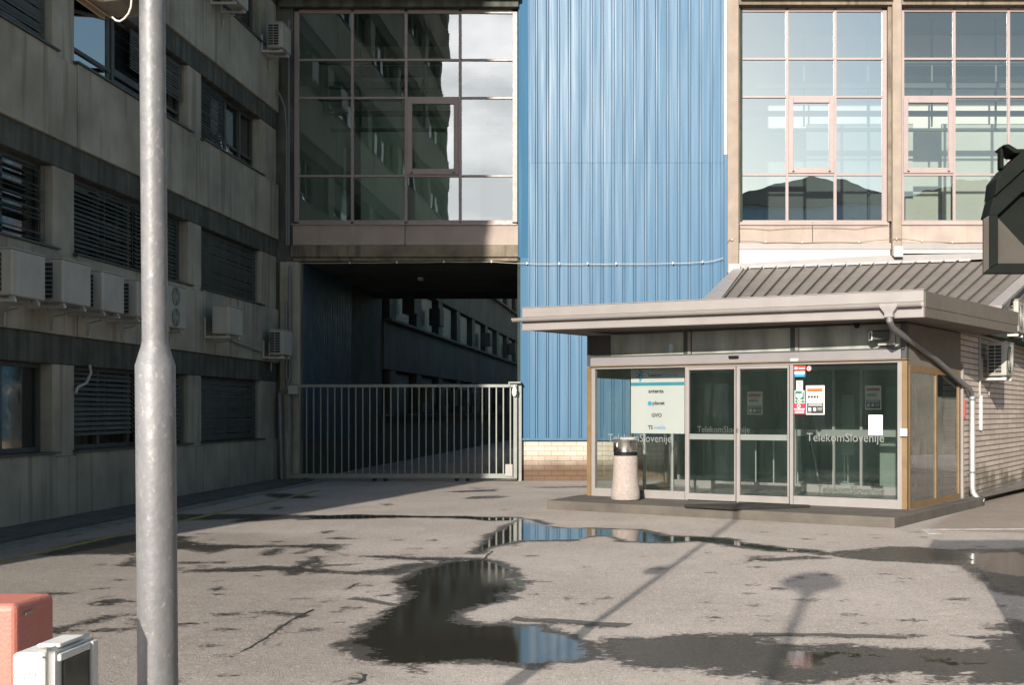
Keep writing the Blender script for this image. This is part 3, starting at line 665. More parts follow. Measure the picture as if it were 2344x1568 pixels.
# blue trapezoid cladding with a lap joint
def ribs(xa, xb, z0, z1, y, mat, name, parent, lean=0):
    prof = []
    x = xa; per = .2545
    while x < xb - .01:
        for dx, dy in ((0,.0),(.152,.0),(.155,.046),(.170,.046),(.174,.008),(.203,.006),(.206,.055),(.230,.055),(.236,.001)):
            if x + dx < xb: prof.append((x+dx, y+dy))
        x += per
    prof.append((xb, y))
    v = []; f = []
    n = len(prof)
    for px, py in prof: v.append((px, py, z0))
    for px, py in prof: v.append((px, py-lean, z1))
    for i in range(n-1): f.append((i, i+1, n+i+1, n+i))
    return MB().add(v, f).build(name, mat, parent)
bx0, bx1 = fx(1211), fx(1660)
zl = fz(373)
cl = ribs(bx0, bx1, fz(1004), zl+.03, FY-.075, mt['blue'], 'blue_cladding', hall, lean=0)
ribs(bx0, bx1, zl-.005, 13.2, FY-.084, mt['blue'], 'blue_cladding', hall)
rvt = None
for zz in (fz(38), fz(183), fz(327), fz(470), fz(640)):
    x = bx0 + .08; k = 0
    while x < bx1:
        if rvt is None:
            q = MB(); q.disc((0,0,0), (1,0,0), (0,0,1), .012, 8, th=.005); rvt = q.build('rivet', mt['navy'], cl); rv = rvt
        else:
            rv = rvt.copy(); COL.objects.link(rv); rv.parent = cl
        rv.location = Vector((x + .015*math.sin(k*7), FY-.0845 - (0 if zz > zl else -.009), zz + .02*math.sin(k*3.1))) - wloc(cl)
        x += .2545; k += 1
m = MB()
m.prism([(fx(1187), FY-.02, fz(590)), (bx0, FY-.10, fz(590)), (bx0+.02, FY-.10, fz(590)), (bx0+.02, FY+.2, fz(590)), (fx(1187), FY+.2, fz(590))], (0,0,13.2-fz(590)))
m.prism([(fx(1192), FY-.06, fz(1004)), (bx0, FY-.10, fz(1004)), (bx0+.02, FY-.10, fz(1004)), (bx0+.02, FY+.2, fz(1004)), (fx(1192), FY+.2, fz(1004))], (0,0,fz(590.5)-fz(1004)))
m.build('corner_flashing', mt['blue'], cl)
m = MB(); m.box(fx(1657), fx(1664)-.004, FY-.12, FY+.2, fz(690), fz(356)); m.build('edge_trim', mt['blue'], cl)
m = MB(); m.box(fx(1657)-.005, fx(1664)-.004, FY-.121, FY+.2, fz(355.5), 13.2); m.build('edge_trim', mt['white_sheet'], cl)
m = MB(); m.box(fx(1185), fx(1700), FY-.14, FY+.1, fz(1008), fz(1003)); m.build('drip_flashing', mt['blue'], cl)
# glazed brick base under the cladding
mt['brick_base'] = BRICK('cream_glazed_brick', (1,0,0), (0,0,1), (.56,.46,.38), (.33,.25,.20), .30, .115, .006, stain=1.0, scol=(.17,.095,.035), ztop=.72)
MB().box(fx(1184), fx(1700), FY-.035, FY+.25, -.05, fz(1008.5)).build('brick_base', mt['brick_base'], hall)
m = MB(); m.box(fx(1184), fx(1700), FY+.05, FY+.4, fz(1008), 13.2); m.box(bx1, 12, FY+.26, FY+.4, 0, 6.1); m.build('wall', mt['dark'], hall)

# drive-through passage, court behind it
tx0, tx1 = fx(686), fx(1191)
zc = fz(597)
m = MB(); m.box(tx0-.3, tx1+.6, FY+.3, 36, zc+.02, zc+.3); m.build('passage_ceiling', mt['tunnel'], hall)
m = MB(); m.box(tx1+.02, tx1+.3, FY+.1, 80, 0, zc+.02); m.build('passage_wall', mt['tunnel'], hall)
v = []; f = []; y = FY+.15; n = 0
while y < 32.2:  # cladding stops early; the dark wall beyond stands for light fading inwards
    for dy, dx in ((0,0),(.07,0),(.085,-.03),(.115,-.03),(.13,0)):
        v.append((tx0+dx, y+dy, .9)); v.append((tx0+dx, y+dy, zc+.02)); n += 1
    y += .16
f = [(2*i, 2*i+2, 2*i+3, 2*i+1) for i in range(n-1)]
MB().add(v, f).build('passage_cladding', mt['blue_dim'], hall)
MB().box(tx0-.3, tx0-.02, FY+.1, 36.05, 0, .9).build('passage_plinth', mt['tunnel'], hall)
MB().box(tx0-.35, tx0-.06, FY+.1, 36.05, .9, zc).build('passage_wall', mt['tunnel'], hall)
m = MB(); m.box(fx(640), tx0, FY-.02, FY+.3, 0, zc-.02); pst = m.build('passage_pier', mt['conc_left'], hall, bevel=.03)
m = MB(); lp = at(963, 628, 31); m.box(lp.x-.07, lp.x+.07, 30.9, 31.1, lp.z-.16, zc+.02); m.build('ceiling_lamp', mt['white_paint'], hall, bevel=.02)

# rooms behind the glazing
def room(xa, xb, ya, yb, za, zb, root, wall_mat):
    m = MB()
    m.box(xa-.15, xb+.15, yb, yb+.15, za-.1, zb+.1)
    m.box(xa-.15, xa, ya, yb, za-.1, zb+.1); m.box(xb, xb+.15, ya, yb, za-.1, zb+.1)
    w_ = m.build('interior_wall', wall_mat, root)
    MB().box(xa, xb, ya, yb, zb, zb+.12).build('interior_ceiling', mt['inside_green'], root)
    MB().box(xa, xb, ya, yb, za-.12, za).build('interior_floor', mt['inside_floor'], root)
    return w_
room(x0, x1, FY+.26, 34.0, 6.0, 12.2, hall, mt['inside_wall'])
room(bx1+.1, 13.0, FY+.26, 33.6, 6.0, 12.4, hall, mt['inside_wall'])
m = MB()
for xx, yb in ((x0, 34.0), (bx1+.1, 33.6)):
    xe = x1 if xx == x0 else 13.0
    for z_, h_, y_ in ((11.0, .28, 32.8), (9.95, .16, 30.2), (9.55, .12, 31.4), (9.42, .05, 29.4), (10.35, .07, 29.4), (8.95, .06, 30.6)):
        m.box(xx+.05, xe-.05, y_, y_+.16, z_, z_+h_)
    q = xx + .55
    while q < xe:
        m.box(q-.022, q+.022, 31.6, 31.66, 9.3, 12.2); q += 1.72
m.build('interior_beam', mt['inside_beam'], hall)
m = MB()
for ua, ub, yy, zt in ((1846, 1985, 31.8, fz(283, 31.8)), (1992, 2090, 31.8, fz(283, 31.8)), (2156, 2176, 31.8, fz(283,31.8)), (2184, 2420, 31.8, fz(283,31.8)), (1692, 1700, 31.9, 9.2)):
    m.box(fx(ua, yy), fx(ub, yy), yy, yy+.1, 6.0, zt)
m.box(fx(700, 32), fx(792, 32), 32, 32.1, 6, 8.8); m.box(fx(826, 32), fx(926, 32), 32, 32.1, 6, 9.4); m.box(fx(950, 32), fx(1100, 32), 32, 32.1, 6, 9.4)
m.build('partition', mt['inside_wall'], hall)
m = MB()
for k in range(9): m.box(fx(2300,30)-.02, fx(2345,30), 29.9, 29.96, 6.2 + k*.16, 6.2 + k*.16 + .05)
m.box(fx(2296,30), fx(2299,30), 29.9, 29.96, 6.0, 8.4); m.box(fx(2346,30), fx(2349,30), 29.9, 29.96, 6.0, 8.4)
m.build('interior_rack', mt['inside_wall'], hall)
m = MB(); m.box(-10, 14, FY+.3, 36, 13.2, 13.4); m.box(-10, 14, 35, 35.2, 5, 13.2); m.build('roof', mt['dark'], hall)

# court seen through the passage
court = thing('courtyard_block', 'dim rear block with windows seen through the dark drive-through', 'building', (tx0, 55, 0))
m = MB()
for z_ in (0, 2.95, 5.9, 8.9): m.box(tx0-.4, tx0, 36.1, 84, z_, z_+1.5)
y = 37.0
while y < 84: m.box(tx0-.4, tx0-.03, y, y+.9, 0, 11); y += 4.2
m.box(tx0-.9, tx0-.42, 36.1, 84, 0, 12)
m.build('wall', mt['far'], court)
m = MB()
y = 38.0
while y < 83:
    for z_ in (1.6, 4.55, 7.5): m.box(tx0-.34, tx0-.2, y, y+2.7, z_, z_+1.3)
    y += 4.2
m.build_each('window', mt['shutter'], court)
m = MB()
for z_ in (1.5, 4.45, 7.4): m.box(tx0-.02, tx0+.22, 36.2, 84, z_-.02, z_+.06)
m.build('ledge', mt['far'], court)
CL = [(38.6,4.85),(41.5,1.9),(43.2,4.8),(46.4,1.85),(49.5,1.9),(52.2,1.85),(56.4,4.8),(61.0,2.0),(66.5,4.9),(72.0,2.0)]
for i, (y_, z_) in enumerate(CL):
    m = MB(); m.box(tx0+.02, tx0+.42, y_, y_+.85, z_, z_+.62); m.box(tx0+.10, tx0+.34, y_-.012, y_-.001, z_+.06, z_+.56)
    tag(m.build('air_conditioner', mt['far'], bevel=.03), 'dim air conditioning box on the rear court wall seen through the passage', 'air conditioner', 'air conditioning boxes in the rear court')
m = MB(); m.box(tx0-1, tx1+.5, 84, 84.4, 0, 14); m.build('end_wall', mt['tunnel'], court)

nb = thing('neighbour_block', 'plain beige block across the side road, mirrored in the pavilion side glass', 'building', (30, 20, 0))  # unseen block, added so the side glass reflects something dark
MB().box(24, 40, 4, 60, 0, 8.5).build('wall', mt['conc_left'], nb)
m = MB()
for k in range(10): m.box(23.94, 23.99, 6+k*5, 9+k*5, 2.2, 4.4)
m.build_each('window', mt['dglass'], nb)
# ------------------------------------------------------------------ blocks behind the photographer, seen only as reflections
rb = thing('gabled_workshop', 'blue walled workshop with a dark pitched roof mirrored in the upper window', 'workshop', (9, -18, 0))
m = MB(); m.box(5.3, 26, -34, -16, 0, 14.0); m.build('wall', mt['bluewall'], rb)
m = MB(); m.prism([(5.1,-15.7,14.0),(5.6,-15.7,14.6),(9.6,-15.7,15.9),(13.6,-15.7,14.6),(19,-15.7,15.6),(26.5,-15.7,14.0)], (0,-19,0)); m.build('roof', mt['roof_far'], rb)

# ------------------------------------------------------------------ office block along the left side (its front faces +X)
office = thing('office_block', 'tall grey concrete office block in shade along the yard with window bands and shutters', 'office building', (LX, 14, 0))
PIERS = [(2.4,2.45),(2.46,2.85),(7.2,7.85),(12.2,12.85),(17.24,17.88),(22.27,22.9),(26.35,27.44)]
SILL = [.99, 3.99, 6.91, 9.87, 12.8, 15.75, 18.7, 21.6]
BB = [2.31, 5.23, 8.19, 11.12, 14.05, 17.0, 19.95, 22.9]
BT = [2.75, 5.63, 8.60, 11.52, 14.45, 17.4, 20.3, 23.3]
edges = [2.4] + [e for p in PIERS[2:] for e in p]
for k in range(8):
    z0 = -.1 if k == 0 else BT[k-1]; z1 = SILL[k]
    m = MB()
    es = [2.4, 7.2, 7.85, 12.2, 12.85, 17.24, 17.88, 22.27, 22.9, 27.44]
    for a_, b_ in zip(es[:-1], es[1:]):
        rec = .012 if abs(b_-a_) < 1 else 0
        zz = z1 - (.05 if rec else 0)
        m.box(LX-.35, LX-rec, a_+.008, b_-.008, z0, zz)
    sp_ = m.build('spandrel', mt['conc_left'], office, bevel=.012)
    m = MB()
    for i in range(len(PIERS)-1):
        m.box(LX-.25, LX+.035, PIERS[i][1]-.05, PIERS[i+1][0]+.05, z1+.001, z1+.03)
    m.build('sill', mt['oframe'], sp_)
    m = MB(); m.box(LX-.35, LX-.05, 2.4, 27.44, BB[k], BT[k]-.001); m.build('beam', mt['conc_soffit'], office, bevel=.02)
    for (a_, b_) in PIERS:
        MB().box(LX-.34, LX-.06, a_, b_, z1-.05, BB[k]).build('pier', mt['conc_left'] if k else mt['conc_left'], office, bevel=.01)
# backing and mass of the block
m = MB(); m.box(-20, LX-1.7, 2.42, 27.3, -.1, 24.2); m.box(-20.1, LX-.36, 2.4, 2.65, -.1, 24.2); m.box(-20, LX-.02, 2.4, 27.44, 23.3, 24.4)
m.build('wall', mt['dark'], office)

def slats(y0, y1, z0, z1, name, parent, pitch=.062, x=LX-.16, tilt=.45, mat='blind', skip=None, sag=0.0):
    m = MB(); z = z0 + .02; i = 0; rr = random.Random(int(y0*10+z0*7))
    while z < z1 - .01:
        if not (skip and skip(i)):
            t = tilt + rr.uniform(-.13, .13); hw = pitch * .52
            dz, dx = hw * math.cos(t), hw * math.sin(t)
            s = rr.uniform(-.012, .012)
            m.obox((x-dx, y0, z - dz*.9), (0, y1-y0, s), (2*dx, 0, 1.6*dz*-1 + 3.2*dz*0), (0, 0, .006)) if False else \
            m.add([(x-dx, y0, z+dz), (x-dx, y1, z+dz+s), (x+dx, y1, z-dz*.7+s), (x+dx, y0, z-dz*.7)], [(0,1,2,3)])
        z += pitch; i += 1
    for yy in (y0+.02, (y0+y1)/2, y1-.02): m.box(x+.03, x+.036, yy-.004, yy+.004, z0, z1)
    return m.build(name, mt[mat], parent)

def office_window(i, k, mull=(.5,), rail=None):
    """glazing of bay i, floor k: frame (part) with pane"""
    a_, b_ = PIERS[i][1], PIERS[i+1][0]; z0, z1 = SILL[k] + .03, BB[k]
    m = MB(); X0, X1 = LX-.31, LX-.24
    m.box(X0, X1, a_, a_+.06, z0, z1); m.box(X0, X1, b_-.06, b_, z0, z1)
    m.box(X0, X1, a_+.06, b_-.06, z0, z0+.07); m.box(X0, X1, a_+.06, b_-.06, z1-.06, z1)
    for t in mull:
        y = a_ + (b_-a_)*t; m.box(X0, X1+.02, y-.045, y+.045, z0+.07, z1-.06)
    if rail: m.box(X0, X1+.004, a_+.06, b_-.06, z0+rail, z0+rail+.06)
    w_ = m.build('window', mt['oframe'], office, bevel=.004)
    ya_ = a_+.06 if (i, k) != (4, 2) else a_ + (b_-a_)*.37
    MB().box(X0+.005, X0+.02, ya_, b_-.06, z0+.07, z1-.06).build('pane', mt['dglass'], w_)
    return w_
wins = {}
EZ_ = Vector((0,0,1))
for k in range(8):
    for i in range(1, 6):
        wins[i, k] = office_window(i, k, ((.37, .68) if (i, k) == (4, 2) else (.25, .5, .75)) if i > 1 else (.5,), .28 if k in (2,) else None)
# external blinds and roller shutters as the photo shows them
slats(17.95, 20.05, SILL[0]+.25, BB[0]-.1, 'blind', wins[4,0], pitch=.078, tilt=.55)
slats(20.15, 22.2, SILL[0]+.10, BB[0]-.05, 'blind', wins[4,0], pitch=.078, tilt=.55)
slats(22.98, 26.3, SILL[0]+.04, BB[0]-.03, 'roller_shutter', wins[5,0], pitch=.045, tilt=.12, mat='shutter')
slats(17.95, 20.05, SILL[1]+.04, BB[1]-.05, 'blind', wins[4,1], pitch=.07, tilt=.6)
slats(20.15, 21.9, SILL[1]+.04, BB[1]-.05, 'blind', wins[4,1], pitch=.07, tilt=.6)
slats(22.98, 26.3, SILL[1]+.04, BB[1]-.03, 'roller_shutter', wins[5,1], pitch=.045, tilt=.12, mat='shutter')
slats(13.0, 17.15, SILL[1]+.04, BB[1]-.05, 'blind', wins[3,1], pitch=.07, tilt=.9, skip=lambda i: i in (3,4,8,13))
slats(13.0, 17.15, SILL[2]+.05, BB[2]-.03, 'roller_shutter', wins[3,2], pitch=.05, tilt=.12, mat='shutter')
slats(22.98, 24.3, SILL[2]+.04, BB[2]-.03, 'roller_shutter', wins[5,2], pitch=.055, tilt=.3, mat='shutter')
slats(20.0, 22.2, SILL[2]+.55, BB[2]-.03, 'roller_shutter', wins[4,2], pitch=.05, tilt=.12, mat='shutter')
# casement standing open inwards, its pane mirrors the open sky
mt['mirror_pane'] = GLASS('sky_mirroring_pane', (.1,.12,.12), k=2.0, base=.45)
z0_, z1_ = SILL[2]+.05, BB[2]-.06
hX, hY = LX-.26, 19.44; ph = R(40)
tv = Vector((-math.sin(ph), -math.cos(ph), 0)); nv = Vector((math.cos(ph), -math.sin(ph), 0))
h0 = Vector((hX, hY, z0_)); sw = .62
q = MB(); q.add([h0 + tv*.05, h0 + tv*sw, h0 + tv*sw + EZ_*(z1_-z0_), h0 + tv*.05 + EZ_*(z1_-z0_)], [(0,1,2,3)])
q.build('open_sash', mt['mirror_pane'], wins[4,2])
q = MB()
for (a0, a1, b0, b1) in ((0, .055, -.03, z1_-z0_), (sw, sw+.05, -.03, z1_-z0_), (.055, sw, -.04, .03), (.055, sw, z1_-z0_-.05, z1_-z0_)):
    q.obox(h0 + tv*a0 + EZ_*b0 - nv*.02, tv*(a1-a0), nv*.045, EZ_*(b1-b0))
q.build('sash_frame', mt['oframe'], wins[4,2])
# blue reflecting strip windows
for (ya, yb, za, zb, i, k) in ((24.36, 24.46, SILL[2]+.1, BB[2]-.35, 5, 2), (15.70, 15.85, SILL[0]+.15, BB[0]-.2, 3, 0), (24.55, 24.9, SILL[2]+.05, BB[2]-.3, 5, 2)):
    q = MB(); q.add([(LX-.19, ya, za), (LX-.19, yb, za), (LX-.19-.22*(zb-za), yb, zb), (LX-.19-.22*(zb-za), ya, zb)], [(0,1,2,3)])
    q.build('open_sash', mt['mirror_pane'], wins[i, k])
m = MB()
m.tube([(LX+.02, 18.2, BB[0]+.02), (LX+.05, 18.18, BB[0]-.1), (LX+.04, 18.05, BB[0]-.26), (LX+.0, 17.86, BB[0]-.33), (LX+.0, 17.80, BB[0]-.42)], .022, 8)
m.build('drain_hose', mt['ac_white'], office, smooth=True)
# conduit runs and rainwater pipe in the corner by the passage
m = MB()
for (u, v0, v1, r) in ((661, 45, 560, .022), (663, 610, 875, .03), (655, 690, 880, .035)):
    p0, p1 = at(u, v0, 27.25), at(u, v1, 27.25); m.tube([p0, p1], r, 8)
pA, pB = at(640, 905, 27.2), at(645, 1095, 27.2)
m.tube([at(660,870,27.2), at(655,895,27.2), at(641,900,27.2), pA, pB], .05, 10)
m.tube([at(618,190,27.2), at(640,215,27.2), at(652,245,27.2), at(656,300,27.2), at(656,560,27.2)], .018, 8)
m.build('downpipe', mt['galv'], office, smooth=True)
m = MB(); c_ = at(670, 893, 27.1); m.box(c_.x-.10, c_.x+.12, 27.05, 27.2, c_.z-.1, c_.z+.1); m.build('junction_box', mt['ac_white'], office, bevel=.01)

# ------------------------------------------------------------------ outdoor air conditioning units
def make_ac(name, L, H, D=.33, fans=1, vent=True, label='', group=None, standoff=.12, arm=True):
    """local: wall at x=0, length along +y, faces +x, bottom at z=0"""
    t = thing(name, label, 'air conditioner', (0,0,0), group)
    x0, x1 = standoff, standoff + D
    MB().box(x0, x1, 0, L, 0, H).build('casing', mt['ac_white'], t, bevel=.022, seg=3)
    MB().box(x0-.006, x1+.008, -.006, L+.006, H, H+.018).build('lid', mt['ac_white'], t, bevel=.006)
    if vent:
        m = MB(); m.box(x0+.02, x0+.24, -.012, -.002, .05, H-.05); v_ = m.build('vent', mt['ac_dark'], t)
        m = MB(); k = 8
        for i in range(k+1):
            z = .05 + (H-.1)*i/k; m.box(x0+.02, x0+.24, -.020, -.0125, z-.005, z+.005)
        m.box(x0+.125, x0+.133, -.0205, -.0124, .05, H-.05)
        m.build('grille', mt['ac_white'], v_)
    m = MB(); m2 = MB()
    for i in range(fans):
        rr_ = min(.24, H/(fans*2.25)); zc_ = H*(i+.5)/fans; yc_ = L*.42
        m.disc((x1+.001, yc_, zc_), (0,1,0), (0,0,1), rr_, 28, th=.006)
        for q in (1.0, .8, .6, .4, .22): m2.disc((x1+.012, yc_, zc_), (0,1,0), (0,0,1), rr_*q, 28, r0=rr_*q-.010, th=.006)
        for a_ in range(6):
            c_, s_ = math.cos(a_*math.pi/3), math.sin(a_*math.pi/3)
            m2.obox((x1+.010, yc_ - s_*.004, zc_ + c_*.004), (0, c_*rr_, s_*rr_), (0, -s_*.008, c_*.008), (.006, 0, 0))
    if fans: f_ = m.build('fan', mt['ac_dark'], t); m2.build('fan_guard', mt['ac_white'], f_)
    m = MB(); m.tube([(x0+.08, L-.10, .03), (x0+.06, L-.08, -.10), (.05, L-.06, -.14), (.03, L-.05, -.34)], .014, 8); m.build('hose', mt['ac_white'], t, smooth=True)
    if arm:
        for yy in (.10, L-.14):
            m = MB(); m.box(0.002, x1-.02, yy, yy+.04, -.075, -.03); m.box(.002, .035, yy, yy+.04, -.03, .32)
            m.box(x1-.10, x1-.04, yy-.01, yy+.05, -.03, 0)
            m.build('bracket', mt['steel_bright'], t, bevel=.003)
    return t
def put(t, x, y, z, rot=0): t.location = (x, y, z); t.rotation_euler = (0, 0, rot); return t
def relabel(t, label, group=None):
    t['label'] = label
    if group: t['group'] = group
    return t
G1 = 'air conditioning units along the office wall'
a = make_ac('air_conditioner', .82, .60, D=.38, standoff=.18, label='big white air conditioner beside the foremost one in the wall row', group=G1, fans=0)
put(a, LX+.0, 16.3, 3.13)
b_ = put(relabel(copy_tree(a), 'foremost white air conditioner of the long row on the office wall'), LX, 15.02, 3.10)
c_ = make_ac('air_conditioner', .72, .58, D=.38, standoff=.18, label='smaller white air conditioner third in the long wall row, before the half hidden one', group=G1, fans=0)
put(c_, LX, 17.48, 3.12)
put(relabel(copy_tree(c_), 'white air conditioner fourth in the wall row, half hidden behind the lamp post'), LX, 18.66, 3.12)
e_ = make_ac('air_conditioner', .80, .74, fans=2, vent=False, label='taller twin-fan air conditioner on the office wall close beside the lamp post', group=G1, standoff=.02, D=.30)
put(e_, LX, 20.4, 3.09)
f_ = make_ac('air_conditioner', .76, .54, fans=0, vent=False, label='plain sided white air conditioner on open brackets under the closed shutter', group=G1, standoff=.2)
put(f_, LX, 22.75, 3.12)
g_ = make_ac('air_conditioner', .62, .56, fans=0, label='small air conditioner with barred vent low in the corner by the passage', group=G1, standoff=.18)
put(g_, LX, 26.2, 2.88)
h_ = copy_tree(g_); relabel(h_, 'air conditioner high in the corner beside the big gridded window'); put(h_, LX, 26.1, 9.72)
i_ = copy_tree(f_); relabel(i_, 'air conditioner seen from below at the very top of the office wall'); put(i_, LX, 23.1, 9.75)
m = MB(); m.tube([(LX+.06, 23.5, 3.17), (LX+.05, 24.6, 3.06), (LX+.05, 26.15, 2.95)], .025, 8)
m.build('refrigerant_pipe', mt['ac_white'], office, smooth=True)

# ------------------------------------------------------------------ entrance pavilion (turned about 31 degrees to the hall)
UX, UY = .857, -.515
def PF(a, b, z=0.0): return Vector((3.77 - UX*a - UY*b, 17.5 - UY*a + UX*b, z))
EU = Vector((UX, UY, 0)); ES = Vector((-UY, UX, 0)); EN = -ES; EZ = Vector((0,0,1))
def pbox(m, a0, a1, b0, b1, z0, z1):
    a0, a1 = max(a0, a1), min(a0, a1)
    return m.obox(PF(a0, b0, z0), EU*(a0-a1), ES*(b1-b0), EZ*(z1-z0))

# brick annex behind it
annex = thing('brick_annex', 'low annex of pale brick with a ribbed grey metal roof behind the glass entrance', 'annex', (5.5, 21, 0))
BD = Vector((.455, .890, 0)); BN = Vector((.890, -.455, 0)); BC = Vector((5.18, 19.85, 0))
mt['brick_wall'] = BRICK('pale_slim_brick', tuple(BD), (0,0,1), (.60,.51,.455), (.17,.13,.11), .9, .098, .011, moss=.75)
m = MB(); m.obox(BC + EZ*-.05, BD*9.2, BN*-.3, EZ*3.5)
m.build('wall', mt['brick_wall'], annex)
mt['brick_end'] = BRICK('pale_slim_brick_end', tuple(EU), (0,0,1), (.60,.51,.455), (.17,.13,.11), .9, .098, .011)
m = MB(); m.obox(BC - EU*.28 + EZ*.10 - ES*.045, EU*.275, ES*.04, EZ*3.2); m.build('end_wall', mt['brick_end'], annex)
m = MB(); m.obox(BC + BD*.1 + EZ*0.0, BD*8, BN*.05, EZ*.13); m.build('plinth', mt['kerb'], annex, bevel=.01)
B0 = Vector((.96,21.3,3.42)); B1 = Vector((5.95,20.55,3.42)); T0 = Vector((2.02,27.42,4.94)); T2 = Vector((9.2,27.42,5.17)); B2 = Vector((9.0,26.6,3.42))
m = MB()
m.add([B0, B1, T2, T0], [(0,1,2,3)]); m.add([B1, B2, T2], [(0,1,2)])
low = Vector((0,0,-.05))
m.add([B0+low, B1+low, T2+low, T0+low], [(3,2,1,0)]); m.add([B1+low, B2+low, T2+low], [(2,1,0)])
m.add([B0, B0+low, B1+low, B1], [(0,1,2,3)]); m.add([B1, B1+low, B2+low, B2], [(0,1,2,3)]); m.add([B0, T0, T0+low, B0+low], [(0,1,2,3)])
roof = m.build('roof', mt['brown_sheet'], annex)
def seam(m, p, q, h=.055, w=.022):
    d_ = (q-p).normalized(); s_ = d_.cross(EZ).normalized(); u_ = s_.cross(d_)
    m.obox(p - s_*w*.5, q-p, s_*w, u_*h)
m = MB()
for i in range(22):
    t = .025 + i * .0452
    if t < 1.0: seam(m, B0.lerp(B1, t), T0.lerp(T2, t))
m.build('seam', mt['brown_sheet'], roof)
m = MB()
for i in range(1, 9):
    t = i / 9; seam(m, B1.lerp(B2, t), T2.lerp(T2 + (B2-B1)*.02, t))
m.build('seam', mt['lilac'], roof)
m = MB(); seam(m, B1, T2, .05, .26); m.build('hip_flashing', mt['lilac'], roof)
m = MB(); d_ = (T0-B0)
m.prism([B0 + Vector((-.30,-.02,.02)), B0 + Vector((.10,0,.035)), T0 + Vector((.08,0,.04)), T0 + Vector((-.16,0,.03))], (0,0,-.09)); m.build('rake_flashing', mt['lilac'], roof)
m = MB()
for i in range(16):
    a_ = .03 + i*.0452*1.0
    p = T0.lerp(T2, a_); q = T0.lerp(T2, a_+.038); m.obox(p + Vector((0,-.05,.02)), q-p, (0,.03,0), (0,0,.045))
m.build('ridge_flashing', mt['white_sheet'], roof)
m = MB(); m.prism([B0+low, T0+low, (T0.x, T0.y, 3), (B0.x, B0.y, 3)], (.1,0,0)); m.build('gable_wall', mt['brown_sheet'], annex)
# lobby inside the annex
m = MB()
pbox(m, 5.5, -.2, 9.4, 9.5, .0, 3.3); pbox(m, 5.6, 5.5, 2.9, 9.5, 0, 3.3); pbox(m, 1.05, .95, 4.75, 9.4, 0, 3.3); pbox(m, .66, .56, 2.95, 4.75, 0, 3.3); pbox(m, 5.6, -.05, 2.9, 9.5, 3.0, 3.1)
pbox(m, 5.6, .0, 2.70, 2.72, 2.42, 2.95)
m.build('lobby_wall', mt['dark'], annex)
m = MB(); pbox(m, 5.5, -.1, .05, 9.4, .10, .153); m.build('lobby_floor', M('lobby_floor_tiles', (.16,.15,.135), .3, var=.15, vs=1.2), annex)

# ------------------------------------------------------------------ the glass box
pav = thing('entrance_pavilion', 'glass entrance pavilion with sliding doors under a flat lilac grey metal roof', 'entrance pavilion', PF(2.8, .5, .15))
z0, zr, zg, zh, zs_ = .15, .29, 2.345, 2.556, 2.93
AL, AR = 5.66, .0
mul = [5.615, 3.758, 2.813, 1.868, .105]
m = MB()
for a_ in mul:
    w_ = .018 if a_ in (2.813,) else .026
    if a_ == mul[0] or a_ == mul[-1]: w_ = .036
    pbox(m, a_+w_, a_-w_, -.03, .05, z0 if a_ in (mul[0], mul[-1]) else z0, zg)
pbox(m, AL-.01, .07, -.035, .05, zg, 2.395)
m.build('frame', mt['alu'], pav, bevel=.004)
m = MB()
for (aa, ab, bb) in ((5.579, 3.792, 0), (1.834, .141, 0)):
    pbox(m, aa, ab, -.03+bb, .04+bb, z0, zr)
m.build_each('bottom_rail', mt['alu'], pav, bevel=.004)
# two sliding leaves, slightly proud
for (aa, ab) in ((3.722, 2.84), (2.786, 1.904)):
    m = MB(); pbox(m, aa, ab, -.055, .0, z0+.012, zr-.02); pbox(m, aa, ab, -.05, -.005, zg-.05, zg-.004)
    pbox(m, aa, aa-.022, -.05, -.004, zr-.02, zg-.05); pbox(m, ab+.022, ab, -.05, -.004, zr-.02, zg-.05)
    dr = m.build('sliding_door', mt['alu'], pav, bevel=.003)
    m = MB(); pbox(m, aa-.03, ab+.03, -.045, -.006, 1.155, 1.245); m.build('push_rail', mt['frost'], dr)
    m = MB(); m.add([PF(aa-.03, -.03, zr-.02), PF(ab+.03, -.03, zr-.02), PF(ab+.03, -.03, zg-.05), PF(aa-.03, -.03, zg-.05)], [(0,1,2,3)]); m.build('pane', mt['pglass'], dr)
for (aa, ab) in ((5.579, 3.792), (1.834, .141)):
    m = MB(); m.add([PF(aa, 0, zr), PF(ab, 0, zr), PF(ab, 0, zg), PF(aa, 0, zg)], [(0,1,2,3)]); m.build('fixed_pane', mt['pglass'], pav)
# header and its bits
m = MB(); pbox(m, AL-.02, .075, -.075, .06, 2.398, zh-.012); hd = m.build('header', mt['header'], pav, bevel=.006)
m = MB(); pbox(m, AL, .02, -.085, .06, zh-.011, zh+.006); m.build('header_trim', mt['oframe'], hd)
m = MB(); pbox(m, AL, -.02, -.082, .06, 2.384, 2.397); m.build('header_trim', mt['bronze'], hd)
m = MB(); pbox(m, 2.93, 2.76, -.13, -.076, 2.47, 2.51); m.build('door_sensor', mt['black'], hd, bevel=.01)
m = MB(); pbox(m, 1.86, 1.73, -.078, -.0755, 2.405, 2.44); m.build('sticker', mt['paper'], hd)
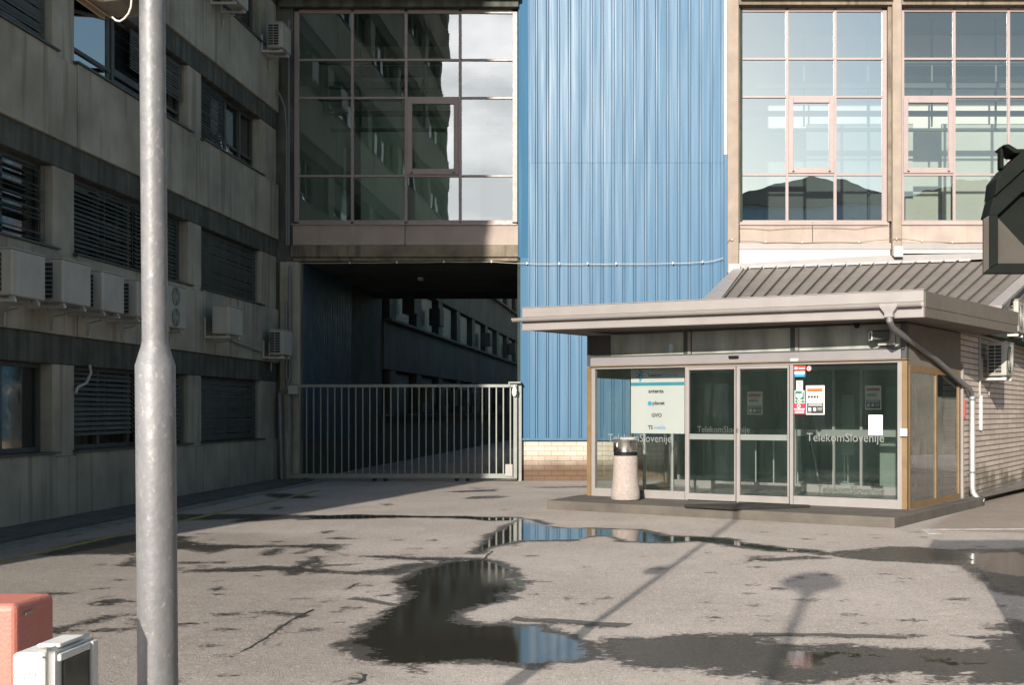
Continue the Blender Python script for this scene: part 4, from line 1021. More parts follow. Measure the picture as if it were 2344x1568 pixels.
# upper panels
m = MB()
for a_ in (5.62, 3.78, 1.85, .06): pbox(m, a_+.04, a_-.04, -.02, .05, zh+.006, zs_)
pbox(m, 5.58, 5.28, -.01, .04, zh+.006, zs_)
m.build_each('upper_frame', mt['oframe'], pav)
m = MB()
for a_ in (3.735, 1.805): pbox(m, a_, a_-.055, -.03, .0, zh+.006, zs_)
m.build_each('upper_mullion', mt['lilac'], pav)
for (aa, ab) in ((5.27, 3.82), (3.67, 1.89), (1.745, .10)):
    m = MB(); m.add([PF(aa, 0, zh), PF(ab, 0, zh), PF(ab, 0, zs_), PF(aa, 0, zs_)], [(0,1,2,3)]); m.build('upper_pane', mt['uglass'], pav)
# corner posts
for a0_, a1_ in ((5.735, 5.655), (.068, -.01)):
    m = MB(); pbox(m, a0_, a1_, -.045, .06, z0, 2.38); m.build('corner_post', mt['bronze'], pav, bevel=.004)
    m = MB(); pbox(m, a0_-.004, a1_+.004, -.04, .06, 2.40, zs_); m.build('corner_post', mt['oframe'], pav)  # upper length in a darker material that paints the eave shade
# side walls
for a_, sgn in ((0.0, 1), (5.70, -1)):
    m = MB()
    for b0_, b1_ in ((.07, .13), (1.36, 1.43), (2.60, 2.70)): pbox(m, a_+.03, a_-.012, b0_, b1_, z0, 2.30)
    pbox(m, a_+.03, a_-.014, .06, 2.70, z0, z0+.09); pbox(m, a_+.03, a_-.014, .06, 2.70, 2.20, 2.31)
    m.build('side_frame', mt['bronze'], pav, bevel=.003)
    m = MB(); m.add([PF(a_+.01, .13, .24), PF(a_+.01, 2.6, .24), PF(a_+.01, 2.6, 2.2), PF(a_+.01, .13, 2.2)], [(0,1,2,3)]); m.build('side_pane', mt['sglass'] if sgn > 0 else mt['pglass'], pav)
    m = MB(); pbox(m, a_+.03, a_-.005, .06, 2.72, 2.31, zs_); m.build('side_panel', mt['soffit'], pav)
# inner glazed doors
m = MB()
ib = 2.74
for a_ in (5.5, 4.2, 3.05, 2.3, 1.78, .78, -.02): pbox(m, a_+.022, a_-.022, ib, ib+.05, z0, 2.42)
pbox(m, 5.6, 0, ib-.004, ib+.05, z0+.003, z0+.15); pbox(m, 5.6, 0, ib-.004, ib+.05, 2.36, 2.45)
inn = m.build('inner_door', mt['alu'], pav)
m = MB(); pbox(m, 3.0, .8, ib-.008, ib+.02, 1.17, 1.29); m.build('push_rail', mt['frost'], inn)
m = MB(); m.add([PF(5.5, ib+.02, .3), PF(0, ib+.02, .3), PF(0, ib+.02, 2.36), PF(5.5, ib+.02, 2.36)], [(0,1,2,3)]); m.build('pane', mt['pglass'], inn)
# flat roof
L_ = Vector((-2.209,19.81,.04)); R_ = Vector((3.79,16.5,0)); F_ = Vector((6.19,20.03,0))
B_a = Vector((4.6,22.6,.02)); B_b = Vector((1.5,26.0,.05))
zb, zt = 2.95, 3.306
pl = [L_, R_, F_, B_a, B_b]
cen = sum(pl, Vector())/5
ins = [p + (cen-p)*.004 for p in pl]
m = MB(); m.prism([p + EZ*(zb+.03) for p in ins], (0,0,.0+zt-zb-.05)); roofp = m.build('flat_roof', mt['fascia_side'], pav)
m = MB(); m.prism([p + EZ*(zb+.005) for p in ins], (0,0,.024)); m.build('soffit', mt['soffit'], roofp)
fd = (R_-L_).normalized(); fn = Vector((fd.y, -fd.x, 0))
def fbox(m, s0, s1, n0, n1, za, zb_):
    return m.obox(L_ + fd*s0 + fn*n1 + EZ*za, fd*(s1-s0), fn*(n0-n1), EZ*(zb_-za))
FL = (R_-L_).length
m = MB()
fbox(m, 0, FL, -.02, .022, zt-.145, zt+.012); fbox(m, 0, FL, -.02, .012, zb+.13, zt-.146); fbox(m, 0, FL, -.02, .020, zb, zb+.129); fbox(m, -.01, FL+.015, -.02, .032, zb-.014, zb-.001)
fbox(m, -.01, FL+.01, -.03, .034, zt+.013, zt+.024)
m.build('fascia', mt['lilac'], roofp, bevel=.003)
sd = (F_-R_).normalized(); sn = Vector((sd.y, -sd.x, 0)); SL = (F_-R_).length
m = MB()
m.obox(R_ + fd*.002 + sn*.001 + EZ*(zb+.13), sd*SL, sn*.02, EZ*(zt-zb-.13)); m.obox(R_ + fd*.002 + sn*.0 + EZ*(zb-.01), sd*(SL-.02), sn*.014, EZ*.138)
m.build('side_fascia', mt['fascia_side'], roofp, bevel=.003)
l2 = (B_b-L_).normalized(); ln = Vector((-l2.y, l2.x, 0))
m = MB(); m.obox(L_ + EZ*zb, l2*(B_b-L_).length, ln*.015, EZ*(zt-zb)); m.build('side_fascia', mt['fascia_side'], roofp)
# half round gutter with falls, hopper and rainwater pipe
m = MB(); n = 12; zgut = zb + .185
prof = [(.022 + .06 + .058*math.cos(math.pi + math.pi*k/n), .058*math.sin(math.pi + math.pi*k/n)) for k in range(n+1)]
prof += [(x*.94 + .004, y*.9 + .004) for x, y in prof[::-1]]
prof[n] = (prof[n][0]+.006, prof[n][1]+.006)
m.prism([L_ + fd*-.14 + fn*p_[0] + EZ*(zgut+p_[1]) for p_ in prof], fd*(FL+.13))
gut = m.build('gutter', mt['lilac'], roofp, smooth=True)
m = MB()
s = .45
while s < FL: fbox(m, s, s+.022, .02, .142, zgut+.001, zgut+.007); s += .62
for s in (.25, 1.9, 3.6, 5.2):
    q = [(.022+.06+.0605*math.cos(math.pi+math.pi*k/n), .0605*math.sin(math.pi+math.pi*k/n)) for k in range(n+1)]
    m.prism([L_ + fd*s + fn*p_[0] + EZ*(zgut+p_[1]) for p_ in q], fd*.025)
m.build('gutter_strap', mt['alu'], gut)
hs = FL - .47
hc = L_ + fd*hs + fn*.082
hop = []
for (w_, d_, z_) in ((.13,.062,zgut-.0), (.13,.064,zgut-.04), (.06,.055,zgut-.13), (.06,.055,zgut-.19)):
    hop += [hc - fd*w_ - fn*d_ + EZ*z_, hc + fd*w_ - fn*d_ + EZ*z_, hc + fd*w_ + fn*d_ + EZ*z_, hc - fd*w_ + fn*d_ + EZ*z_]
fs = []
for k in range(3):
    for j in range(4):
        fs.append((4*k+j, 4*k+4+j, 4*k+4+(j+1)%4, 4*k+(j+1)%4))
MB().add(hop, fs).build('rain_hopper', mt['lilac'], gut)
p0 = hc + EZ*(zgut-.17)
pw = BC + BD*.45 + BN*.10
pA = Vector((pw.x, pw.y, fz(893, pw.y)))
path = [p0, p0 - EZ*.10, p0.lerp(pA, .06) - EZ*.12, p0.lerp(pA, .5) - EZ*.05, p0.lerp(pA, .95) + EZ*.0, pA - EZ*.08]
m = MB(); m.tube([p0, p0-EZ*.09], .047, 16); m.tube([p0-EZ*.07, p0-EZ*.13+(pA-p0)*.03, p0.lerp(pA,.5)-EZ*.035, p0.lerp(pA,.97)-EZ*.03, pA-EZ*.10], .045, 16)
dp = m.build('downpipe', mt['galv'], pav, smooth=True)
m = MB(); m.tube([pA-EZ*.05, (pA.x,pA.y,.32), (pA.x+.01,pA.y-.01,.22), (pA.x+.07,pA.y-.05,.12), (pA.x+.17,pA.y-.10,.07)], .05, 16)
m.build('downpipe', mt['steel_bright'], pav, smooth=True)  # upright length paler than the slanting one, sunlight put into its colour
m = MB()
for z_ in (1.80, .55): m.disc((pA.x, pA.y, z_), (1,0,0), (0,1,0), .057, 18, th=.035); m.obox(Vector((pA.x-.006, pA.y-.006, z_+.01)), BN*-.13, BD*.012, EZ*.015)
m.build('pipe_clamp', mt['galv'], dp)
# frosted lettering on the panes
for a_, tsize, bb, zt_ in ((5.32, .185, -.004, 1.10), (1.62, .185, -.004, 1.15)):
    text('TelekomSlovenije', tsize, PF(a_, bb, zt_), EU, EZ, mt['frost'], pav, squeeze=.96)
text('TelekomSlovenije', .15, PF(3.55, -.036, 1.27), EU, EZ, M('faint_film', (.055,.065,.06), .8), pav, squeeze=.9)  # middle word is a painted faint reflection of the pane lettering

# step slab
step = MB(); C_ = Vector((3.31,16.18,0)); Ls = Vector((-1.77,19.39,0))
pl = [Ls, C_, C_ + Vector((.512,.859,0))*4.6, PF(-.2, 3.4), PF(5.8, 3.0), PF(5.95, -.05)]
step.prism([p - EZ*.05 for p in pl], (0,0,.198))
tag(step.build('concrete_step', mt['step'], bevel=.018, seg=3), 'low dark concrete step slab under the glass entrance pavilion', 'step')

# doormat
mat_ = MB(); q = [PF(3.05,-1.36), PF(2.14,-1.40), PF(1.37,-.42), PF(2.3,-.55)]
mat_.prism([p + EZ*.149 for p in q], (0,0,.045))
tag(mat_.build('doormat', mt['rubber'], bevel=.01), 'black rubber doormat lying askew on the step edge before the sliding doors', 'doormat')

# ------------------------------------------------------------------ sliding yard gate
gx0, gx1 = fx(660, 27.2), fx(1184, 27.2); GYY = 27.2
gate = thing('sliding_gate', 'long galvanised sliding gate with thin upright bars across the drive-through', 'gate', ((gx0+gx1)/2, GYY, 0))
ztop = fz(880, GYY); zbot = .07
m = MB(); m.box(gx0, gx1, GYY-.03, GYY+.03, ztop-.07, ztop); m.box(gx0, gx1-.09, GYY-.04, GYY+.04, zbot, zbot+.11)
m.box(gx1-.085, gx1, GYY-.04, GYY+.04, zbot, ztop-.07); m.box(gx0, gx0+.06, GYY-.03, GYY+.03, zbot+.11, ztop-.07)
gf = m.build('frame', mt['gate'], gate, bevel=.005)
n = 31
for i in range(n):
    x = fx(686 + i*16.08, GYY)
    if x > gx1-.13: break
    MB().box(x-.014, x+.014, GYY-.014, GYY+.014, zbot+.11, ztop-.07).build('bar', mt['gate'], gate)
m = MB(); m.box(gx1-.27, gx1-.10, GYY-.07, GYY-.042, .12, .40); m.build('latch_plate', mt['alu'], gate, bevel=.005)
m = MB()
for x in (gx0+2.0, gx1-1.4): m.tube([(x, GYY-.03, .05), (x, GYY+.03, .05)], .05, 14); m.tube([(x+.25, GYY-.03, .05), (x+.25, GYY+.03, .05)], .05, 14)
m.build('wheel', mt['black'], gate)
gp = thing('gate_post', 'galvanised catch post with a bent top plate where the sliding gate meets the blue cladding', 'gate post', (gx1+.06, GYY+.1, 0))
m = MB(); m.box(gx1+.01, gx1+.09, GYY+.09, GYY+.17, 0, ztop+.02); m.build('post', mt['gate'], gp, bevel=.004)
m = MB(); m.box(gx1-.20, gx1+.09, GYY-.06, GYY+.17, ztop+.022, ztop+.06); m.box(gx1-.2, gx1-.16, GYY-.06, GYY+.17, ztop-.06, ztop+.021); m.build('guide', mt['gate'], gp, bevel=.004)
bag = MB()
rb_ = random.Random(5)
prof = []
for k in range(9):
    t = k/8; prof.append((.02 + .045*math.sin(math.pi*min(1,t*1.05))*(1-.4*t), -.0 - .26*(1-t)))
bag.lathe([(max(.01,r), z) for r, z in prof], (gx1-.05, GYY-.10, ztop-.02), 14)
for v_ in bag.v: v_ += Vector((rb_.uniform(-.012,.012), rb_.uniform(-.012,.012), 0))
tag(bag.build('plastic_bag', mt['paper'], smooth=True), 'small white plastic bag hanging on the end of the gate', 'plastic bag')

# ------------------------------------------------------------------ litter bin on the step
bc = Vector((-.47, 19.42, .148))
bin_ = thing('litter_bin', 'pink pebble concrete litter bin with a shiny steel top on the step', 'litter bin', bc)
prof = [(.20,.0),(.232,.015),(.242,.05),(.240,.12),(.228,.22),(.214,.34),(.206,.46),(.203,.58),(.203,.70),(.198,.725),(.18,.75),(.14,.775),(.05,.79)]
MB().lathe(prof, bc, 48).build('body', mt['pebble'], bin_, smooth=True)
MB().lathe([(.19,.735),(.194,.74),(.194,.835),(.16,.84)], bc, 40).build('collar', mt['black'], bin_, smooth=True)
MB().lathe([(.204,.80),(.207,.802),(.207,.815),(.203,.818),(.203,.985),(.205,.988),(.205,1.0),(.192,1.004),(.03,1.016)], bc, 48).build('cap', mt['chrome'], bin_, smooth=True)
m = MB(); m.disc(bc + Vector((.03,.0,1.013)), (1,0,0), (0,.97,.10), .125, 28, th=.012); m.build('flap', mt['white_paint'], bin_)
m = MB(); q = Vector((-.55,-.84,0)).normalized(); t_ = Vector((-q.y*-1, -q.x, 0))
ce = bc + Vector((-.135,-.155,.915)); ex_ = Vector((.75,-.66,0)).normalized()
m.disc(ce + EZ*.028 + ex_*.004, ex_, EZ, .011, 12, th=.003)
m.prism([ce + ex_*-.012 + EZ*.015, ce + ex_*.018 + EZ*.012, ce + ex_*.014 + EZ*-.04, ce + ex_*.004 + EZ*-.012, ce + ex_*-.010 + EZ*-.04], q*.004)
m.build('emblem', mt['paper'], bin_)

# ------------------------------------------------------------------ directory sign behind the left pane
sb = .42
dirs = thing('directory_sign', 'white company directory board on two legs behind the entrance glass', 'sign', PF(4.6, sb, .153))
aL, aR = 5.12, 4.05; zB = 1.235; zT = zB + 1.24
m = MB(); pbox(m, aL, aR, sb, sb+.03, zB, zT); m.build('panel', mt['board'], dirs)
def sgn(zx, zy):   # survey of the board, 538 units = its width
    a_ = aL - (zx-540)/538*(aL-aR); z_ = zB + (775-zy)*.00168; return a_, z_
for zx in (672, 952):
    a_, _ = sgn(zx, 0); m = MB(); pbox(m, a_+.022, a_-.022, sb+.005, sb+.045, .153, zB); m.build('leg', mt['steel_bright'], dirs, bevel=.004)
m = MB(); (q0, z0_), (q1, z1_) = sgn(541, 284), sgn(1077, 250); pbox(m, q0, q1, sb-.004, sb-.0005, z0_, z1_); m.build('stripe', mt['teal'], dirs)
def line(s, zx, zy, size, mat, align='CENTER', sq=1.0):
    a_, z_ = sgn(zx, zy); return text(s, size, PF(a_, sb, z_), EU, EZ, mat, dirs, depth=.003, align=align, squeeze=sq, bold=.0028)
line('Telekom', 707, 193, .080, mt['ink'], 'LEFT', 1.05); line('Slovenije', 862, 193, .080, mt['paleblue'], 'LEFT', 1.05)
line('avtenta', 797, 358, .092, mt['ink'], sq=1.12)
line('planet', 760, 480, .092, mt['ink'], 'LEFT', 1.08)
line('GVO', 803, 605, .088, mt['ink'], sq=1.08)
line('TS', 716, 730, .090, mt['ink'], 'LEFT', 1.0); line('media', 775, 730, .090, mt['paleblue'], 'LEFT', 1.08)
m = MB(); a_, z_ = sgn(734, 467); m.disc(PF(a_, sb-.004, z_), EU, EZ, .040, 20, th=.003); m.build('logo_dot', mt['cyan'], dirs)
m = MB(); a_, z_ = sgn(636, 177); rl = random.Random(2)
m2 = MB()
for (dx, dz, r) in ((0,.02,.034),(-.03,-.03,.030),(.035,-.01,.026),(0,-.06,.022),(-.05,.03,.018),(.03,.05,.022),(.06,.04,.012),(-.07,-.02,.014),(.03,-.055,.016)):
    m.disc(PF(a_-dx, sb-.004, z_+dz), EU, EZ, r, 6, th=.003)
for (dx, dz, r) in ((0,.085,.016),(0,-.095,.014),(.085,.0,.011),(-.085,.055,.010),(-.01,.0,.022)):
    m2.disc(PF(a_-dx, sb-.006, z_+dz), EU, EZ, r, 6, th=.002)
m.build('logo', mt['cyan'], dirs); m2.build('logo', mt['navy'], dirs)

# ------------------------------------------------------------------ notices on the glass (survey px -> pane)
def pane_ab(u, v, b):
    r = (u-1497)/F; g0 = 3.77 - UY*b; g1 = 17.5 + UX*b
    a_ = (g0 - r*g1)/(UX - r*UY); Y = g1 - UY*a_; return a_, EYE + (944-v)/F*Y
def zz4(x, y): return 1676 + x*.2237, 818.5 + y*.2237
def rect(m, x0, y0, x1, y1, b, th=.0012):
    (a0_, t0), (a1_, t1) = pane_ab(*zz4(x0, y0), b), pane_ab(*zz4(x1, y1), b)
    return pbox(m, a0_, a1_, b-th, b, min(t0, t1), max(t0, t1))
def notice(name, label, cat, box, b, base, bits, texts=(), group=None):
    x0, y0, x1, y1 = box
    a0_, t0 = pane_ab(*zz4(x0, y1), b)
    t = thing(name, label, cat, PF(a0_, b, t0), group)
    m = MB(); rect(m, *box, b); m.build('sheet', mt[base], t)
    for nm, mm, rects in bits:
        m = MB()
        for r_ in rects: rect(m, *r_, b-.0016, .001)
        m.build(nm, mt[mm], t)
    for s, x, y, h, mm, al in texts:
        a_, z_ = pane_ab(*zz4(x, y), b-.0016); text(s, h, PF(a_, b-.0016, z_), EU, EZ, mt[mm], t, depth=.0016, align=al)
    return t
PB = -.006
notice('sticker', 'long red sticker, topmost of the sticker column on the glass', 'sticker', (628,85,752,131), PB, 'red', [('print','paper',[(640,98,668,120),(680,104,742,108),(680,113,742,116)])])
notice('sticker', 'blue and white opening hours sticker under the long red one', 'sticker', (630,138,752,198), PB, 'navy', [('print','paper',[(640,142,742,168)]), ('band','cyan',[(645,172,738,195)]), ('text_lines','ink_grey',[(655,152,728,156)])])
ns = notice('no_smoking_sign', 'white no smoking sign above the green heart sign', 'sign', (657,237,723,337), PB, 'paper', [('text_lines','ink_grey',[(668,306,712,310),(666,316,714,320),(668,326,712,330)]), ('cigarette','ink',[(676,268,706,274)])])
a_, z_ = pane_ab(*zz4(690, 271), PB); m = MB(); m.disc(PF(a_, PB-.004, z_), EU, EZ, .042, 24, r0=.034, th=.001); m.obox(PF(a_+.026, PB-.0035, z_+.022), (EU*.052 - EZ*.052)*.97, (EU+EZ).normalized()*.008, EN*.001); m.build('prohibition_ring', mt['crimson'], ns)
aed = notice('defibrillator_sign', 'green and white AED sign with a heart', 'sign', (640,338,740,470), PB, 'paper', [('field','green',[(645,343,735,432),(645,437,735,466)])], [('AED', 690, 463, .048, 'paper', 'CENTER')])
a_, z_ = pane_ab(*zz4(687, 396), PB-.003)
hp = [PF(a_ - .058*(16*math.sin(t)**3)/16, PB-.003, z_ + .058*(13*math.cos(t)-5*math.cos(2*t)-2*math.cos(3*t)-math.cos(4*t))/16) for t in [2*math.pi*k/28 for k in range(28)]]
MB().prism(hp, EN*.001).build('heart', mt['paper'], aed)
bp_ = [(.008,.03),(-.016,-.004),(-.002,-.004),(-.010,-.034),(.016,.006),(.002,.006)]
MB().prism([PF(a_-x, PB-.0045, z_+y-.003) for x, y in bp_], EN*.001).build('bolt', mt['green'], aed)
m = MB(); rect(m, 712,352,730,358, PB-.003, .001); m.build('cross', mt['paper'], aed)
m = MB(); rect(m, 718,346,724,364, PB-.0042, .001); m.build('cross', mt['paper'], aed)
cs = notice('sticker', 'crimson sticker with a white ring under the heart sign', 'sticker', (628,470,745,580), PB, 'crimson', [('band','paper',[(640,540,736,545),(640,556,736,560),(640,565,736,569)]), ('text_lines','paper',[(634,522,742,532)])])
a_, z_ = pane_ab(*zz4(682, 497), PB); m = MB(); m.disc(PF(a_, PB-.003, z_), EU, EZ, .030, 20, r0=.018, th=.001); m.build('ring', mt['paper'], cs)
rd = thing('sticker', 'small round red and white sticker beside the long red one', 'sticker', PF(*[pane_ab(*zz4(785,138),PB)[0], PB, pane_ab(*zz4(785,138),PB)[1]]))
a_, z_ = pane_ab(*zz4(786, 112), PB); MB().disc(PF(a_, PB, z_), EU, EZ, .045, 24, th=.0012).build('sheet', mt['red'], rd); MB().disc(PF(a_, PB-.0014, z_), EU, EZ, .034, 24, th=.001).build('field', mt['paper'], rd)
m = MB(); m.disc(PF(a_, PB-.0028, z_+.012), EU, EZ, .009, 10, th=.001); m.obox(PF(a_+.011, PB-.0028, z_-.022), EU*.022, EZ*.024, EN*.001); m.build('figure', mt['ink'], rd)
def poster(x0, y0, x1, y1, b, label, hdr='orange', base='paper'):
    w_, h_ = x1-x0, y1-y0
    f = lambda a0_, b0_, a1_, b1_: (x0+w_*a0_, y0+h_*b0_, x0+w_*a1_, y0+h_*b1_)
    return notice('notice_poster', label, 'poster', (x0,y0,x1,y1), b, base,
        [('header', hdr, [f(.06,.10,.90,.21)]),
         ('text_lines', 'ink_grey', [f(.08,.245,.88,.252), f(.14,.285,.84,.30), f(.08,.45,.85,.458), f(.1,.48,.80,.488), f(.08,.52,.88,.526), f(.08,.555,.86,.562)]),
         ('pictograms', 'ink', [f(.10,.345,.22,.43), f(.25,.345,.38,.43), f(.41,.345,.54,.43), f(.57,.345,.68,.43), f(.72,.385,.78,.40), f(.81,.40,.88,.415)]),
         ('panel', 'ink', [f(.05,.60,.94,.96)]),
         ], group='safety notices on the entrance glass')
def poster_white(t, x0, y0, x1, y1, b):
    w_, h_ = x1-x0, y1-y0
    m = MB()
    for (a0_, b0_, a1_, b1_) in ((.14,.635,.86,.648),(.10,.675,.90,.69),(.13,.76,.28,.87),(.40,.76,.54,.87),(.62,.76,.9,.768),(.62,.80,.86,.808),(.62,.84,.88,.848),(.1,.92,.3,.928)):
        rect(m, x0+w_*a0_, y0+h_*b0_, x0+w_*a1_, y0+h_*b1_, b-.0028, .0008)
    m.build('white_print', mt['paper'], t)
bx = (755,288,945,585); t = poster(*bx, PB, 'large notice with an orange header and a black lower panel outside on the glass'); poster_white(t, *bx, PB)
bx = (1362,288,1525,533); t = poster(*bx, 2.70, 'dimmer red headed notice hung inside above the plain white sheet', 'red'); poster_white(t, *bx, 2.70)
bx = (157,350,310,585); t = poster(*bx, 2.70, 'dimmer red headed notice hung inside behind the sliding door', 'red'); poster_white(t, *bx, 2.70)
notice('notice_sheet', 'plain white typed sheet taped low on the glass under a red headed notice', 'notice', (1395,588,1540,795), PB, 'paper', [('text_lines','ink_grey',[(1430,612,1508,622),(1428,650,1505,656),(1432,682,1500,688),(1445,712,1490,719),(1436,664,1498,668)])])
m = MB(); a_, z_ = pane_ab(*zz4(1762, 770), -.05); pbox(m, a_+.05, a_-.052, -.10, -.048, z_-.055, z_+.06)
tag(m.build('access_switch', mt['white_paint'], bevel=.008), 'small square white switch box on the golden corner post', 'switch')

# ------------------------------------------------------------------ camera under the eave, little dome beside it
cv = thing('security_camera', 'boxy security camera on a pale bracket under the pavilion eave', 'security camera', PF(.32, -.03, 2.64))
cd = (EU*-.78 + EN*.6 + EZ*-.05).normalized(); cu_ = EZ; cr_ = cd.cross(cu_).normalized()
o_ = PF(.36, -.15, 2.75)
m = MB(); m.obox(o_ - cd*.11 - cr_*.075 - cu_*.065, cd*.26, cr_*.15, cu_*.13); hs_ = m.build('housing', mt['oframe'], cv, bevel=.008)
m = MB(); m.obox(o_ + cd*.151 - cr_*.08 - cu_*.07, cd*.012, cr_*.16, cu_*.022); m.obox(o_ + cd*.151 - cr_*.08 + cu_*.048, cd*.012, cr_*.16, cu_*.022); m.obox(o_ + cd*.151 - cr_*.08 - cu_*.048, cd*.012, cr_*.022, cu_*.096); m.obox(o_ + cd*.151 + cr_*.058 - cu_*.048, cd*.012, cr_*.022, cu_*.096); m.build('bezel', mt['white_paint'], hs_)
m = MB(); m.obox(o_ - cd*.14 - cr_*.085 + cu_*.072, cd*.33, cr_*.17, cu_*.01); m.build('sun_hood', mt['oframe'], hs_)
m = MB(); pbox(m, .27, .17, -.05, -.022, 2.60, 2.88); pbox(m, .40, .17, -.16, -.05, 2.60, 2.63); m.build('bracket', mt['ac_white'], cv, bevel=.004)
a_, z_ = pane_ab(1965, 749, -.05)
m = MB(); m.lathe([(.045,.03),(.045,.0),(.038,-.025),(.02,-.042),(.004,-.046)], PF(a_, -.12, zs_-.012), 16)
tag(m.build('dome_camera', mt['black'], smooth=True), 'tiny dark dome camera on the soffit over the right pane', 'camera')

# ------------------------------------------------------------------ fittings on the brick wall
br_ang = math.atan2(BN.y, BN.x)
def on_brick(t, s, z, off=.0):
    p = BC + BD*s + BN*off; t.location = (p.x, p.y, z); t.rotation_euler = (0,0,br_ang); return t
j = make_ac('air_conditioner', .72, .60, label='white air conditioner with dark barred vent on the sunlit brick wall', standoff=.14)
on_brick(j, 1.55, fz(862, 21.5))
k_ = copy_tree(j); relabel(k_, 'higher air conditioner on the brick wall beside the metal roof end'); on_brick(k_, 2.75, fz(762, 22.4))
m = MB(); p = BC + BD*.14 + BN*.012; m.obox(p + EZ*fz(957,20), BD*.09, BN*.03, EZ*.30)
tag(m.build('alarm_plate', mt['redplate'], bevel=.006), 'narrow red enamel plate on the brick wall behind the downpipe', 'wall plate')
m = MB(); p = BC + BD*1.50 + BN*.03; m.tube([p + EZ*fz(985,21), p + EZ*fz(905,21)], .03, 8); m.build('duct_end', mt['white_paint'], annex)
m = MB(); p = BC + BD*1.46 + BN*.02; m.tube([p + EZ*fz(905,21), p + EZ*fz(740,21)], .022, 8); m.build('cable_duct', mt['ac_white'], annex)

# ------------------------------------------------------------------ lobby furnishings seen through the glass
def stanchion(u, Y, v0, v1, first=[None]):
    p = at(u, v1, Y)
    if first[0] is None:
        t = thing('guide_post', 'slim steel guide post standing in the dark lobby', 'guide post', (0,0,0), 'steel guide posts in the lobby')
        MB().tube([(0,0,0), (0,0,1.0)], .018, 10).build('pole', mt['steel_bright'], t, smooth=True)
        MB().lathe([(.14,0),(.14,.012),(.03,.03)], (0,0,0), 20).build('foot', mt['steel_bright'], t, smooth=True)
        first[0] = t
    else: t = copy_tree(first[0])
    t.location = (p.x, Y, .156); t['label'] = {1730: 'slim steel guide post in the lobby nearest the directory board', 1771: 'slim steel guide post in the lobby, middle one of the three behind the doors', 1826: 'slim steel guide post in the lobby just right of the door mullion', 1933: 'slim steel guide post in the lobby under the pale lettering on the glass'}[u]
for u, Y in ((1730, 23.2), (1771, 23.6), (1826, 24.2), (1933, 24.4)): stanchion(u, Y, 0, 1100)
t = thing('display_stand', 'leaning leaflet stand on a flat foot inside the lobby', 'display stand', at(1875, 1100, 23.5))
p = Vector((at(1875, 1100, 23.5).x, 23.5, .156))
m = MB(); m.box(p.x-.42, p.x+.42, 23.3, 23.7, .156, .176); m.build('foot', mt['steel_bright'], t)
m = MB(); m.tube([(p.x, 23.5, .176), (p.x-.18, 23.5, 1.15)], .022, 8); m.build('pole', mt['steel_bright'], t)
m = MB(); m.obox((p.x-.08, 23.52, 1.18), (.22,0,0), (0,.02,0), (-.06,0,.55)); m.build('board', mt['inside_green'], t)
m = MB(); pbox(m, 1.75, .70, 3.6, 4.6, .155, 1.13); rc = thing('reception_counter', 'pale grey counter standing deep inside the entrance lobby', 'counter', PF(1.2, 4.1, .155))
m.build('front_panel', mt['inside_green'], rc, bevel=.01)
m = MB(); pbox(m, 1.78, .68, 3.55, 4.65, 1.131, 1.16); m.build('counter_top', mt['alu'], rc, bevel=.004)
m = MB(); pbox(m, 3.05, 2.80, 5.0, 5.05, .75, 1.95); bn = thing('roller_banner', 'narrow grey green banner stand in the dark entrance lobby', 'banner', PF(2.92, 5.0, .155))
m.build('banner', mt['inside_green'], bn); m = MB(); pbox(m, 2.93, 2.91, 5.0, 5.03, .2, .75); m.build('pole', mt['steel_bright'], bn); m = MB(); pbox(m, 3.1, 2.75, 4.9, 5.15, .155, .2); m.build('foot', mt['steel_bright'], bn)

# ------------------------------------------------------------------ string cable with clips along the hall
def sag(pts, n=9, s=.02):
    out = []
    for i in range(len(pts)-1):
        p, q = Vector(pts[i]), Vector(pts[i+1])
        for k in range(n):
            t = k/n; out.append(p.lerp(q, t) - EZ*(4*s*t*(1-t)))
    return out + [Vector(pts[-1])]
cl_ = thing('cable_line', 'thin pale cable with small white clips strung across the blue cladding and passage', 'cable', at(1200, 603, 27.35))
pts = [at(u, v, 27.33) for u, v in ((690,602),(800,601.5),(908,600.5),(1016,599.5),(1125,599),(1206,603),(1280,603.5),(1345,603.5),(1410,603.5),(1540,602.5),(1608,599.5))] + [at(1632,597,27.33), at(1655,590,27.33)]
MB().tube(sag(pts, 6, .008), .006, 6).build('cable', mt['cable'], cl_, smooth=True)
m = MB()
for p in pts[1:-2]: m.box(p.x-.012, p.x+.012, p.y-.012, p.y+.02, p.z-.02, p.z+.03)
m.build_each('clip', mt['white_paint'], cl_)
c2 = thing('cable_line', 'brown slack cable looping along the concrete band under the windows above the annex roof', 'cable', at(1850, 545, 27.4))
pts = [at(u, v, y) for u, v, y in ((1664,553,27.28),(1672,549,27.3),(1692,552,27.42),(1752,555.5,27.42),(1836,556,27.42),(1966,555,27.42),(2040,548,27.3),(2062,547,27.3),(2110,553,27.42),(2180,556,27.42),(2310,556,27.42))]
MB().tube(sag(pts, 6, -.012), .007, 6).build('cable', mt['dkcable'], c2, smooth=True)
pts = [at(u, v, 27.46) for u, v in ((1692,522),(1760,526),(1860,521),(1960,524),(2036,516))]
MB().tube(sag(pts, 6, -.012), .005, 6).build('cable', mt['dkcable'], c2, smooth=True)
m = MB()
for u, v in ((1676,549),(1752,554),(1836,555),(1966,554),(2052,547),(2110,552),(2180,555)):
    p = at(u, v, 27.42 if u not in (1676,2052) else 27.29); m.box(p.x-.011, p.x+.011, p.y-.014, p.y+.02, p.z-.015, p.z+.024)
m.build_each('clip', mt['cable'], c2)

